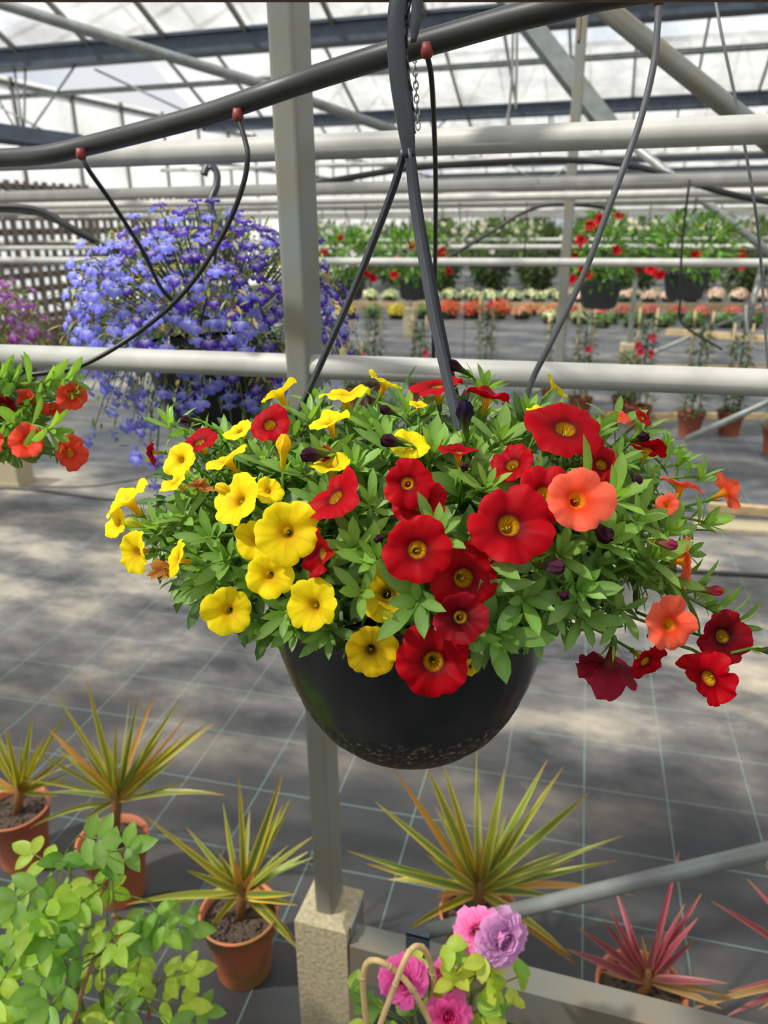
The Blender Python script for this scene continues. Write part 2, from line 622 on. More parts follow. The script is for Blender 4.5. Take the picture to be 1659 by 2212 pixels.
p2 = at_d(1222, 560, 4.1)
make_post(p2.x, p2.y, GZ - .18, 'slim grey post rising behind the red-flowered basket at right', w=.05, d=.03, foot=.35, fw=.16)
for (px, py, lab) in ((886, 728, 'distant post with square tan footing behind the front hanger strand'),
                      (1350, 830, 'distant post with tan footing in front of the pink flower bed')):
    q = at_z(px, py, 0)
    make_post(q.x, q.y, GZ - .18 if px < 1000 else 1.62, lab, w=.05, d=.05, foot=.42, fw=.17)
for (px, py, h, lab, w) in ((746, 806, .38, 'short tan footing block beside the purple lobelia at right', .14), (38, 1046, .22, 'short tan footing block on the fabric below the coral flowers', .15)):
    q = at_z(px, py, 0)
    b = MB(); b.box((q.x - w / 2, q.y - w / 2, 0), (q.x + w / 2, q.y + w / 2, h))
    b.box((q.x - w / 2 - .01, q.y - w / 2 - .01, 0), (q.x + w / 2 + .01, q.y + w / 2 + .01, .03))
    tag(b.build('concrete_footing', CONC, origin=(q.x, q.y, 0), smooth=False), lab, 'footing')

# near rails: pixel ends measured, true depth from the pipe diameter
a0, a1 = at_t(-300, 757, 1.22), at_t(1960, 838, .90)
d_ = a1 - a0
a0, a1 = a0 - d_ * 1.2, a1 + d_ * 2.5
t = MB(); t.tube([a0, a0.lerp(a1, .5), a1], .0168, 20)
near_low = tag(t.build('hanging_rail', PAINT, origin=a0), 'thick pale grey pipe crossing just behind the hanging basket', 'pipe')
u = at_t(830, 312, 1.12)
pipe_x(u.y, u.z, .0180, 'hanging_rail', 'thick white overhead pipe running behind the near post', x0=-4.5, x1=7.0)
zu, zl = 1.685, 1.405
ups = [(2.5, 'white overhead pipe, second behind the post, at its upper level'), (3.75, 'white overhead pipe level with the lobelia hook, third row back'),
       (4.75, 'white overhead pipe holding the two baskets of red flowers at right'), (5.4, 'white overhead pipe, fifth row back'),
       (8.2, 'white overhead pipe carrying the white-flowered baskets'), (10.5, 'thin-looking white pipe seventh row back'), (13.5, 'thin-looking white pipe eighth row back'), (17.5, 'farthest overhead pipe row under the roof')]
for (y, lab) in ups:
    pipe_x(y, zu, .0185, 'hanging_rail', lab)
pipe_x(3.75, zl, .0185, 'lower_rail', 'pale lower pipe crossing in front of the red-flowered baskets')
pipe_x(6.0, zl, .0185, 'lower_rail', 'pale lower pipe just behind the red-flowered baskets')
pipe_x(8.4, zl, .0185, 'lower_rail', 'pale lower pipe under the white-flowered baskets')
# heating / truss tubes high in the roof
for k, y in enumerate(gut_y[2:8]):
    pipe_x(y + .05, GZ - .42, .028, 'truss_tube', ('grey tube hung under the nearest dark gutter', 'grey tube hung under the second dark gutter', 'grey tube under the third gutter', 'grey tube under the fourth gutter', 'grey tube under the fifth gutter', 'grey tube under the sixth gutter')[k], GALV, x1=XR - .2, cat='tube')
for k, (y, z, lab) in enumerate(((9.5, 2.35, 'white heating pipe under the roof beyond the lobelia basket'), (12.5, 2.45, 'white heating pipe farther back under the roof'), (15.5, 2.3, 'white heating pipe beneath the far gutters'), (19, 2.25, 'white heating pipe far back beneath the roof'), (23, 2.2, 'white heating pipe farthest back beneath the roof'))):
    pipe_x(y, z, .03, 'heating_pipe', lab, x1=XR - .2)

def brace(name, pts, r, label, m=GALV, cat='brace', square=False, ext=(0, 0)):
    P = [V(p) for p in pts]
    P = [P[0] + (P[0] - P[1]) * ext[0]] + P[1:-1] + [P[-1] + (P[-1] - P[-2]) * ext[1]]
    b = MB()
    if square:
        b.strap(P, r * 2, r * 1.2, FWD)
    else:
        b.tube(P, r, 12)
    return tag(b.build(name, m, origin=P[0], smooth=not square), label, cat)
brace('roof_brace', [at_t(-60, -12, 3.5), at_t(290, 98, 3.75), at_t(590, 190, 4.0), at_t(900, 300, 4.4)], .026, 'long grey tube sloping down across the roof at upper left', ext=(.8, .1))
brace('roof_brace', [at_t(1230, -45, 1.72), at_t(1700, 335, 1.72)], .023, 'thick weathered tube sloping down at the upper right corner', GALVY, ext=(.9, .6))
brace('roof_beam', [at_t(1095, -10, 4.0), at_t(1320, 282, 4.15)], .05, 'flat grey channel sloping down to the slim post at upper right', square=True, ext=(.5, 0))
brace('roof_brace', [at_t(1300, 262, 4.2), at_t(1700, 575, 4.3)], .024, 'thin tube sloping down from the channel to the right edge', ext=(0, .9))
brace('roof_brace', [at_t(-80, 278, 5.5), at_t(180, 312, 6.0)], .06, 'dark square member at left edge under the thick hose', GUTTER, square=True)
brace('roof_brace', [at_d(1480, 950, 3.0), at_d(1700, 850, 3.0)], .013, 'thin pale brace beside the row of potted climbers', ext=(0, 1.2))
brace('cross_brace', [at_t(1200, 850, 8.5), at_t(1700, 640, 8.5)], .018, 'thin diagonal tube behind the potted climbers at right', ext=(0, .8))
brace('roof_strut', [at_t(1650, 560, 7.5), at_t(1610, 720, 7.5)], .03, 'short pale strut near the right edge above the board')

# lattice truss members under the second gutter
tr_t = thing('lattice_truss', at_t(55, 290, 8.0), 'thin lattice truss rods under the gutter at upper left', 'truss')
for (a, b) in (((30, 142), (50, 285)), ((55, 138), (52, 285)), ((165, 138), (60, 290)), ((205, 150), (420, 250)), ((-40, 150), (40, 290)), ((-30, 215), (100, 285))):
    q = MB(); q.tube([at_y(*a, Y1), at_y(*b, Y1)], .012, 6)
    q.build('rod', GALV, tr_t)
tr_t = thing('lattice_truss', at_t(1040, 285, 9.0), 'lattice truss rods above the white pipe, centre right', 'truss')
for (a, b) in (((700, 80), (690, 150)), ((980, 245), (930, 290)), ((1005, 245), (1022, 290)), ((1190, 235), (1198, 280)), ((845, 240), (880, 295)), ((1070, 340), (1175, 400)), ((1175, 400), (1235, 350)), ((970, 330), (1090, 350))):
    q = MB(); q.tube([at_y(*a, Y2), at_y(*b, Y2)], .014, 6)
    q.build('rod', GALV, tr_t)

# angle beam and clamp at the foot of the near post
bz = pb.z - .045
by = PY - .03
ab = thing('angle_beam', (PX + .055, by, bz), 'galvanised angle beam running right from the concrete footing', 'beam')
q = MB()
q.box((PX + .055, by - .02, bz), (PX + 3.2, by + .03, bz + .006))
q.box((PX + .055, by - .02, bz - .075), (PX + 3.2, by - .014, bz))
BEAMM = mat('stained_angle_steel', S(112, 118, 114), .5, metal=.2, noise=(7, .0, .8), col2=S(128, 108, 84))
q.build('angle_steel', BEAMM, ab, smooth=False)
cb = at_y(905, 2020, by - .02)
tip = at_y(1680, 1832, by + .02)
br = thing('brace_tube', cb, 'grey tube rising to the right edge from a bolted clamp on the beam', 'brace')
q = MB(); q.tube([at_y(925, 2012, by + .0), tip, tip + (tip - at_y(925, 2012, by)) * 2.2], .0125, 14)
q.build('tube', GALV, br)
q = MB(); q.box((cb.x - .02, cb.y - .012, cb.z - .05), (cb.x + .02, cb.y - .004, cb.z + .012)); q.box((cb.x - .02, cb.y - .012, cb.z + .008), (cb.x + .02, cb.y - .002, cb.z + .013))
q.build('clamp_plate', GUTTER, br, smooth=False)
q = MB(); q.lathe([(.009, 0), (.009, .005), (.004, .008)], 6, V((cb.x, cb.y - .012, cb.z - .018)), V((0, -1, 0)))
q.build('bolt', GALV, br, smooth=False)

# ------------------------------------------------------------------ irrigation hose with drippers
def hose_pts(lst):
    return [at_t(*p) for p in lst]
HP = [(-700, 360, 1.12), (-350, 354, 1.07), (-90, 345, 1.02), (0, 341, 1.00), (100, 334, .96), (200, 312, .93), (330, 279, .88), (450, 246, .84), (560, 209, .80), (640, 181, .78), (760, 142, .74), (860, 111, .715), (960, 82, .70), (1100, 42, .68), (1200, 17, .665), (1320, -12, .655), (1480, -32, .65), (1650, -45, .65), (1900, -60, .65), (2400, -90, .66), (2900, -120, .66)]
hp = smooth_path(hose_pts(HP), 5)
hose = thing('irrigation_hose', hp[0], 'thick black irrigation hose sweeping across above the basket, with red drippers', 'hose')
q = MB(); q.tube(hp, .0112, 18)
q.build('main_pipe', HOSE, hose)
def dripper(px, py, t, pts, r, m):
    p = at_t(px, py, t)
    e = MB(); e.lathe([(.0050, .010), (.0060, .004), (.0060, .001), (.0046, -.002), (.003, -.003)], 12, p + V((0, 0, .003)))
    o = e.build('dripper_cap', REDP, hose); o['label'] = 'red dripper cap'
    d = MB(); d.tube(smooth_path([p + V((0, 0, .004))] + [at_t(*k) for k in pts], 6), r, 8)
    d.build('drip_tube', m, hose)
dripper(177, 346, .925, [(195, 372, .93), (250, 450, .98), (310, 545, 1.05), (350, 625, 1.10), (400, 668, 1.14), (460, 690, 1.16), (505, 690, 1.2), (530, 680, 1.25)], .0029, TUBE)
dripper(515, 264, .812, [(530, 305, .81), (535, 340, .81), (525, 400, .82), (490, 490, .84), (430, 590, .86), (370, 660, .88), (300, 717, .9), (220, 768, .9), (150, 798, .9), (60, 812, .9), (20, 840, .92)], .0029, TUBE)
dripper(922, 127, .703, [(932, 170, .72), (938, 280, .78), (941, 400, .85), (940, 560, .95), (937, 700, 1.03), (936, 800, 1.08), (935, 850, 1.1)], .0026, TUBE)
dripper(1422, 13, .648, [(1420, 60, .65), (1412, 140, .655), (1380, 270, .665), (1322, 430, .68), (1262, 590, .70), (1190, 740, .72), (1150, 820, .735), (1125, 900, .74)], .0029, TUBEG)

def loose(name, pts, r, label, m=HOSE, cat='hose'):
    p = smooth_path([at_t(*k) for k in pts], 6)
    q = MB(); q.tube(p, r, 10)
    return tag(q.build(name, m, origin=p[0]), label, cat)
loose('irrigation_hose', [(640, 405, 2.5), (760, 383, 2.5), (900, 362, 2.5), (1080, 350, 2.5), (1230, 346, 2.5), (1370, 359, 2.5), (1480, 390, 2.45), (1580, 420, 2.4), (1720, 446, 2.35)], .0105, 'black hose arching behind the basket hanger toward the right edge')
loose('irrigation_hose', [(960, 560, 4.3), (1010, 532, 4.3), (1080, 490, 4.3), (1140, 455, 4.3), (1200, 442, 4.3), (1290, 447, 4.3), (1330, 455, 4.3)], .010, 'thin black hose rising diagonally between the red-flowered baskets')
loose('irrigation_hose', [(-60, 447, 2.1), (50, 448, 2.1), (110, 465, 2.1), (170, 502, 2.1), (240, 538, 2.15), (320, 552, 2.2)], .009, 'upper black hose drooping in front of the wooden lattice')
loose('irrigation_hose', [(-60, 452, 2.2), (60, 458, 2.2), (120, 478, 2.2), (180, 512, 2.2), (260, 545, 2.25), (330, 575, 2.25)], .006, 'thinner black hose just below another by the lattice')
loose('hanging_wire', [(1542, -20, 1.0), (1560, 80, 1.0), (1590, 220, 1.02), (1620, 380, 1.05), (1640, 520, 1.08), (1652, 700, 1.12), (1664, 860, 1.15)], .0021, 'thin grey wire hanging down near the right edge', WIRE, 'wire')
loose('wire_hook', [(1655, 600, 3.0), (1640, 690, 3.0), (1612, 660, 2.2), (1612, 690, 2.2), (1617, 725, 2.2), (1632, 752, 2.2), (1655, 752, 2.2), (1672, 735, 2.2)][2:], .004, 'pale hook-shaped wire end at the right edge above the pipe', PAINT, 'hook')
loose('wire_hook', [(1108, 75, 2.2), (1106, 160, 2.2), (1101, 225, 2.2), (1096, 262, 2.2), (1100, 305, 2.15), (1112, 328, 2.1)], .004, 'pale looped hook over the white overhead pipe', PAINT, 'hook')
loose('hanging_wire', [(1117, 75, 2.2), (1116, 160, 2.2), (1114, 235, 2.2)], .004, 'pale straight wire beside the looped hook', PAINT, 'wire')
loose('rusty_rod', [(1256, -40, 1.2), (1254, 40, 1.2), (1250, 92, 1.2)], .0022, 'short rusty rod hanging past the thick hose', RUST, 'rod')
for (px, y0, y1, t_, lab) in ((990, 380, 520, 5, 'thin wire hanging left of the arching hose middle'), (1131, 355, 560, 5, 'thin wire hanging between the far baskets'), (788, 385, 480, 5, 'thin wire hanging beside the near post'), (1000, 500, 800, 7, 'thin rod in front of the far flower beds')):
    e_ = at_y(px, y1, 4.72 if t_ == 5 else 8.17)
    q = MB(); q.tube([e_, e_ + V((.01, 0, (zu - e_.z) * .5)), V((e_.x, e_.y, zu))], .004, 6)
    tag(q.build('hanging_wire', TUBE, origin=e_), lab, 'wire')
e_ = [at_y(x, y, 2.47) for x, y in ((1474, 520), (1470, 640), (1475, 700), (1560, 755))]
q = MB(); q.tube(smooth_path([V((e_[0].x, 2.47, zu))] + e_, 6), .0035, 6)
tag(q.build('hanging_wire', TUBE, origin=e_[0]), 'thin black dripper line hanging before the second red basket', 'wire')

# chain
ch = thing('chain', at_t(895, 120, .735), 'short steel chain hanging behind the hanger hook', 'chain')
for i in range(12):
    p = at_t(895 + i * .7, 112 + i * 14.5, .735)
    q = MB()
    ax = (RIGHT if i % 2 else FWD)
    loop = [p + UP * (.0044 * math.cos(w)) + ax * (.0022 * math.sin(w)) for w in [k * PI / 6 for k in range(13)]]
    q.tube(loop, .0007, 6, caps=False)
    q.build('link', GALV, ch)

# steel bar above the picture that carries the basket
D0 = .65
rb0, rb1 = at_d(620, -22, D0), at_d(1010, -22, D0)
q = MB(); q.tube([rb0 - RIGHT * .5, rb0, rb1, rb1 + RIGHT * .6], .0075, 12)
tag(q.build('steel_bar', RUST, origin=rb0), 'dark rusty bar along the top edge holding the basket hook', 'bar')

# ------------------------------------------------------------------ plant pieces
AVOID = []

def clear_of_petals(p):
    for (c, ax, R) in AVOID:
        d = p - c
        h = d.dot(ax)
        if -.25 * R < h < .55 * R and (d - ax * h).length < R * .93:
            return False
    return True

def leaf(mb, base, d, nrm, L, wd, curl, col, rows=6, fold=.22, shape=0, tipcol=None, back=None):
    d = d.normalized()
    if AVOID and not (clear_of_petals(V(base) + d * L * .5) and clear_of_petals(V(base) + d * L * .95)):
        return
    side = d.cross(nrm)
    side = side.normalized() if side.length > 1e-5 else d.orthogonal().normalized()
    n = side.cross(d).normalized()
    p = V(base)
    vs, cs, fs = [], [], []
    lite = mix(col, (1, 1, .8), .10)
    for i in range(rows + 1):
        s = i / rows
        if shape == 0:      # spatulate
            w = 1.45 * (s + .03) ** .7 * max(0, 1 - s ** 3.2)
        elif shape == 1:    # ovate
            w = 1.75 * (s + .02) ** .55 * max(0, 1 - s ** 1.7)
        else:               # lance
            w = 1.6 * (s + .03) ** .6 * max(0, 1 - s ** 1.6) * .8
        a = curl * s
        dd = d * math.cos(a) - n * math.sin(a)
        nn = n * math.cos(a) + d * math.sin(a)
        if i:
            p = p + dd * (L / rows)
        h = wd * .5 * min(1, w)
        c = mix(col, tipcol, max(0, s - .5) * 2) if tipcol else col
        vs += [p - side * h + nn * (h * fold), p, p + side * h + nn * (h * fold)]
        cs += [c, mix(c, lite, .6), c]
        if i:
            k = 3 * i
            fs += [(k - 3, k - 2, k + 1, k), (k - 2, k - 1, k + 2, k + 1)]
    mb.add(vs, fs, cs)

G_BRIGHT, G_MID, G_DARK, G_GREY = S(134, 178, 54), S(94, 142, 48), S(54, 98, 38), S(106, 144, 92)

def rand_unit():
    z = rnd(-1, 1); w = rnd(0, 2 * PI); r = math.sqrt(1 - z * z)
    return V((r * math.cos(w), r * math.sin(w), z))

def shoot(mb, root, tip, big=1.0, bright=.5, nleaf=None, ctrl=None, outward=None):
    root, tip = V(root), V(tip)
    L = (tip - root).length
    if ctrl is None:
        ctrl = root.lerp(tip, .5) + V((0, 0, L * .18)) + rand_unit() * L * .06
    def bz(t):
        return root * (1 - t) ** 2 + ctrl * (2 * t * (1 - t)) + tip * t * t
    pts = [bz(i / 8) for i in range(9)]
    sc = mix(G_MID, G_BRIGHT, bright)
    sc = mix(sc, S(150, 165, 90), .4)
    mb.tube(pts, [.0022 - .0010 * i / 8 for i in range(9)], 6, sc)
    out = outward if outward else (tip - ctrl).normalized()
    n = nleaf or int(6 + L * 45)
    ga = rnd(0, 6.28)
    # along the stem, alternate
    for i in range(n):
        t = .30 + .66 * (i / n) ** .85
        p = bz(t)
        tg = (bz(min(1, t + .05)) - bz(t - .05)).normalized()
        ga += 2.4
        a = tg.orthogonal().normalized()
        rad = a * math.cos(ga) + tg.cross(a) * math.sin(ga)
        d = (rad * rnd(.75, 1.1) + tg * rnd(.35, .9) + V((0, 0, .15))).normalized()
        size = rnd(.020, .040) * big * (1.15 - .4 * t)
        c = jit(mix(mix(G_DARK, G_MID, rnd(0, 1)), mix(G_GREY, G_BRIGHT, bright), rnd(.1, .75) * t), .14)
        leaf(mb, p, d, tg, size, size * rnd(.27, .42), rnd(.1, .8), c, rows=5)
    # rosette of young leaves at the tip
    a = out.orthogonal().normalized()
    b = out.cross(a)
    for k in range(random.randint(7, 10)):
        w = k * 2.4
        f = k / 9
        rad = a * math.cos(w) + b * math.sin(w)
        d = (out * (.55 + f * 1.3) + rad * (1 - f * .55)).normalized()
        size = (.026 - .013 * f) * big * rnd(.85, 1.2)
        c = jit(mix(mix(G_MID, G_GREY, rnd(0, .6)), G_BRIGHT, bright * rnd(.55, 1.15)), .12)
        leaf(mb, tip - out * .006 * (1 - f), d, out, size, size * rnd(.27, .40), rnd(.0, .5), c, rows=5)

YEL = dict(edge=S(255, 232, 28), mid=S(255, 224, 18), ring=S(232, 186, 14), throat=S(205, 160, 16), vein=S(214, 164, 12))
YELB = dict(edge=S(250, 212, 30), mid=S(244, 202, 24), ring=S(190, 150, 20), throat=S(96, 78, 14), vein=S(160, 124, 14))
RED = dict(edge=S(190, 4, 24), mid=S(172, 2, 18), ring=S(104, 0, 12), throat=S(222, 172, 24), vein=S(140, 0, 16))
DRED = dict(edge=S(160, 8, 30), mid=S(120, 4, 20), ring=S(58, 0, 10), throat=S(210, 160, 24), vein=S(84, 0, 12))
FADE = dict(edge=S(166, 40, 62), mid=S(150, 26, 46), ring=S(110, 14, 30), throat=S(120, 60, 40), vein=S(108, 14, 34))
COR = dict(edge=S(252, 112, 88), mid=S(250, 96, 66), ring=S(236, 66, 28), throat=S(226, 160, 26), vein=S(226, 70, 40))
CORR = dict(edge=S(240, 84, 60), mid=S(238, 70, 46), ring=S(200, 40, 24), throat=S(232, 178, 24), vein=S(196, 44, 30))
PINKF = dict(edge=S(236, 70, 110), mid=S(226, 50, 90), ring=S(180, 30, 60), throat=S(220, 160, 60), vein=S(200, 40, 80))
CRIM = dict(edge=S(222, 16, 44), mid=S(212, 8, 36), ring=S(170, 4, 24), throat=S(200, 60, 30), vein=S(160, 4, 26))

def corolla(mb, pos, ax, R, pal, cup=.12, ruf=.05, notch=.075, fold=0.0, spin=0.0, segs=70, tube_len=.95, twist=0, rings=None):
    ruf *= 1.35
    tone = rnd(.90, 1.06)
    pal = {k_: tuple(x_ * tone for x_ in c_) for k_, c_ in pal.items()}
    ax = ax.normalized()
    a = ax.cross(V((0, 0, 1)))
    a = a.normalized() if a.length > .05 else RIGHT.copy()
    b = ax.cross(a) * -1
    prof = [(.055, -tube_len), (.085, -tube_len * .78), (.115, -tube_len * .5), (.14, -.34), (.165, -.22), (.20, -.135), (.27, -.075), (.37, -.03), (.5, .0), (.64, .025), (.78, .035), (.90, .02), (1.0, -.03)]
    if rings:
        prof = rings
    ph = rnd(0, 6.28)
    ph2 = rnd(0, 6.28)
    lobes = [rnd(.88, 1.07) for _ in range(5)]
    skew = [rnd(-.06, .06) for _ in range(5)]
    lz = [rnd(-1, 1) * ruf * 2.6 for _ in range(5)]
    vs, cs, fs = [], [], []
    n = segs
    for (r, z) in prof:
        lim = max(0, (r - .26) / .74)
        for k in range(n):
            w = 2 * PI * k / n
            ll = (w + spin + .10 * math.sin(3 * w + ph) * lim) / (2 * PI) * 5
            i0 = int(math.floor(ll)) % 5
            fr = ll - math.floor(ll)              # 0..1 across one lobe, seams at 0
            prox = 1 - abs(fr - .5) * 2           # 1 at lobe middle
            lobe = 1 - notch * (1 - prox) ** 2.6 * 1.6 - .045 * max(0, prox - .72) / .28
            lobe = 1 + (lobe * lobes[i0] - 1) * lim
            rr = R * r * lobe
            seam = math.cos(fr * 2 * PI)
            zz = R * (z + cup * lim ** 1.5 - .07 * lim ** .6 * seam * (1 - .35 * lim) + lz[i0] * lim * math.sin(PI * fr) + ruf * lim ** 2 * (math.sin(9 * w + ph) * .45 + math.sin(17 * w + ph2) * .22)
                      + .012 * lim * math.sin(35 * w + ph)
                      + fold * lim * math.cos(2 * (w + ph2)))
            p = pos + (a * math.cos(w) + b * math.sin(w)) * rr + ax * zz
            vs.append(p)
            if r < .17:
                c = mix(pal['throat'], pal['ring'], .55 * max(0, math.sin(12 * w)) ** 2)
            elif r < .28:
                c = mix(pal['throat'], pal['ring'], (r - .165) / .07)
            else:
                c = mix(pal['ring'], pal['mid'], (r - .28) / .2)
                c = mix(c, pal['edge'], (r - .5) / .5)
            if r > .1:
                c = mix(c, pal['vein'], max(0, (.10 - prox) / .10) * .45 * (1 - lim * .3))
                c = mix(c, pal['vein'], max(0, (prox - .86) / .14) * .75 * max(.0, 1 - lim * .7))
            cs.append(c)
    m = len(prof)
    for i in range(m - 1):
        for k in range(n):
            k2 = (k + 1) % n
            fs.append((i * n + k, i * n + k2, (i + 1) * n + k2, (i + 1) * n + k))
    mb.add(vs, fs, cs)

def calyx(mb, pos, ax, R, root=None, tube_len=.95):
    ax = ax.normalized()
    e = pos - ax * R * tube_len * .98
    mb.lathe([(.0010, -R * .14), (.0022, -R * .05), (R * .10, R * .12), (R * .105, R * .2)], 8, e, ax, jit(G_MID, .1), closed=False)
    a = ax.orthogonal().normalized(); b = ax.cross(a)
    for k in range(5):
        w = k * 2 * PI / 5 + .3
        rad = a * math.cos(w) + b * math.sin(w)
        leaf(mb, e + rad * R * .07 + ax * R * .1, ax + rad * .55, rad, R * .55, R * .15, -.2, jit(G_BRIGHT, .12), rows=4, shape=2)
    s = e - ax * R * .1
    r = root if root is not None else s - ax * .02 - V((0, 0, .018))
    mid = s.lerp(r, .5) - ax * .006
    mb.tube([s, mid, r], [.0012, .0013, .0014], 6, jit(G_MID, .1))

def add_flower(parent, pos, ax, R, pal, label, root=None, tube_len=.95, **kw):
    m = MB()
    corolla(m, pos, ax, R, pal, tube_len=tube_len, spin=rnd(0, 6.28), **kw)
    o = m.build('flower', PETAL, parent)
    o['label'] = label
    c = MB(); calyx(c, pos, ax, R, root, tube_len)
    c.build('calyx', LEAF, o, origin=root_loc(parent))
    s = MB()
    for k in range(4):
        p = pos - ax.normalized() * R * .34 + rand_unit() * R * .045
        s.tube([p, p + ax * R * .15], [R * .012, R * .02], 6, S(168, 150, 56))
    s.build('stamen', STEM, o, origin=root_loc(parent))
    return o

def bud(parent, pos, ax, L, col, label):
    m = MB()
    a = ax.normalized()
    L *= .9
    prof = [(.09, -.6), (.11, -.3), (.13, 0), (.19, .25), (.235, .45), (.20, .62), (.14, .78), (.05, .86)]
    n = 20
    u = a.orthogonal().normalized(); w_ = a.cross(u)
    vs, fs, cs = [], [], []
    for i, (r, z) in enumerate(prof):
        for k in range(n):
            w = 2 * PI * k / n + z * .8
            rr = L * r * (1 + .55 * (1 if k % 4 == 0 else (-.35 if k % 4 == 2 else .1)) * max(0, z + .1))
            vs.append(pos + a * L * z + (u * math.cos(w) + w_ * math.sin(w)) * rr)
            cs.append(jit(mix(mix(col, G_BRIGHT, .5), col, z + .5), .2))
    for i in range(len(prof) - 1):
        for k in range(n):
            fs.append((i * n + k, i * n + (k + 1) % n, (i + 1) * n + (k + 1) % n, (i + 1) * n + k))
    m.add(vs, fs, cs)
    o = m.build('bud', PETAL, parent)
    o['label'] = label
    c = MB()
    for k in range(5):
        w = k * 2 * PI / 5
        rad = u * math.cos(w) + w_ * math.sin(w)
        leaf(c, pos - a * L * .6 + rad * L * .1, a + rad * .45, rad, L * .75, L * .2, -.1, jit(G_BRIGHT, .1), rows=4, shape=2)
    e = pos - a * L * .6
    c.tube([e, e - a * .012 - V((0, 0, .006)), e - a * .02 - V((0, 0, .02))], .0012, 6, jit(G_MID))
    c.build('calyx', LEAF, o, origin=root_loc(parent))
    return o

# ------------------------------------------------------------------ the main hanging basket
RIMC = at_d(887, 1205, D0)
POT_H, POT_R = .188, .134
BASE = V((RIMC.x, RIMC.y, RIMC.z - POT_H))
basket = thing('hanging_basket', BASE, 'black bowl hanging basket overflowing with yellow, red and coral flowers in the foreground', 'hanging basket')
q = MB()
q.lathe([(.0, .004), (.050, .004), (.054, .0), (.062, .002), (.078, .012), (.093, .028), (.104, .046), (.1085, .056), (.1095, .058), (.1098, .0605), (.1185, .082), (.1265, .112), (.1315, .145), (.1345, .178), (.139, .180), (.140, .188), (.134, .191), (.130, .188), (.129, .15), (.122, .11)], 72, BASE, closed=False)
q.build('bowl', BOWL, basket)
q = MB()
q.lathe([(.001, .178), (.06, .176), (.1295, .165)], 40, BASE, closed=False)
q.build('soil', SOIL, basket)

hang = MB()
hook_px = [(880, 338), (876, 300), (868, 245), (857, 170), (852, 110), (851, 50), (856, 5), (866, -28), (882, -40), (896, -24), (897, 10), (893, 55), (889, 92)]
hw = [.0085, .0110, .0125, .0128, .0128, .0125, .012, .011, .010, .009, .008, .007, .004]
hpts = [at_d(x + 4, y, D0 - .004) for x, y in hook_px]
hang.strap(smooth_path(hpts, 4), [hw[min(i // 4, 12)] + (hw[min(i // 4 + 1, 12)] - hw[min(i // 4, 12)]) * (i % 4) / 4 for i in range(4 * 12 + 1)], .0075, FWD)
hanger = hang.build('hanger', GREYP, basket)
rib = MB()
side_px = [(889, 330), (893, 270), (888, 210), (880, 150), (878, 90), (881, 30), (886, 0)]
sp = smooth_path([at_d(x, y, D0 + .012) for x, y in side_px], 4)
rib.strap(sp, .0022, .006, FWD)
ip = smooth_path([at_d(x - 7, y, D0 - .002) for x, y in side_px], 4)
for i in range(0, len(sp) - 3, 3):
    rib.bar(sp[i], ip[i + 2], .0012, .005, FWD)
    rib.bar(sp[i + 2], ip[i], .0012, .005, FWD)
rib.build('rib', GREYP, hanger, origin=BASE)
def strand(pts, w):
    m = MB()
    p = smooth_path(pts, 6)
    m.strap(p, w, .0042, FWD)
    m.strap([k - FWD * .003 for k in p], w * .35, .003, FWD)
    m.build('strand', GREYP, basket)
strand([at_d(884, 325, D0 - .004), at_d(900, 470, .640), at_d(940, 700, .615), at_d(985, 900, .59), at_d(1003, 985, .58), at_d(1022, 1200, .55), at_d(1022, 1380, .535)], .0078)
strand([at_d(874, 325, D0 + .0), at_d(845, 420, .66), at_d(770, 612, .68), at_d(680, 815, .70), at_d(622, 950, .70), at_d(604, 1060, .69), at_d(600, 1150, .685)], .0056)
strand([at_d(888, 325, D0 + .006), at_d(908, 470, .67), at_d(950, 690, .70), at_d(990, 880, .735), at_d(1012, 1000, .755), at_d(1020, 1100, .765)], .0056)

# mound of foliage: a flattened ellipsoid about the rim
EC = RIMC + V((0, 0, .040))
EA, EB, EZ = .268, .185, .118
def to_e(v):
    return V((v.dot(R0) / EA, v.dot(FH) / EB, v.z / EZ))
def from_e(e):
    return EC + R0 * (e.x * EA) + FH * (e.y * EB) + V((0, 0, e.z * EZ))
def on_mound(px, py, k=1.0):
    d = ray(px, py)
    o = to_e(CAM - EC); dd = to_e(d)
    a, b, c = dd.dot(dd), 2 * o.dot(dd), o.dot(o) - k * k
    disc = b * b - 4 * a * c
    t = (-b - math.sqrt(disc)) / (2 * a) if disc > 0 else -b / (2 * a)
    return CAM + d * t
def inner(p, f=.35):
    e = to_e(p - EC)
    q = from_e(e * f)
    h = V((q.x - RIMC.x, q.y - RIMC.y, 0))
    if h.length > .10:
        h = h.normalized() * .10
    return V((RIMC.x + h.x, RIMC.y + h.y, max(RIMC.z - .02, min(RIMC.z + .02, q.z))))

FLOWERS_AT = []
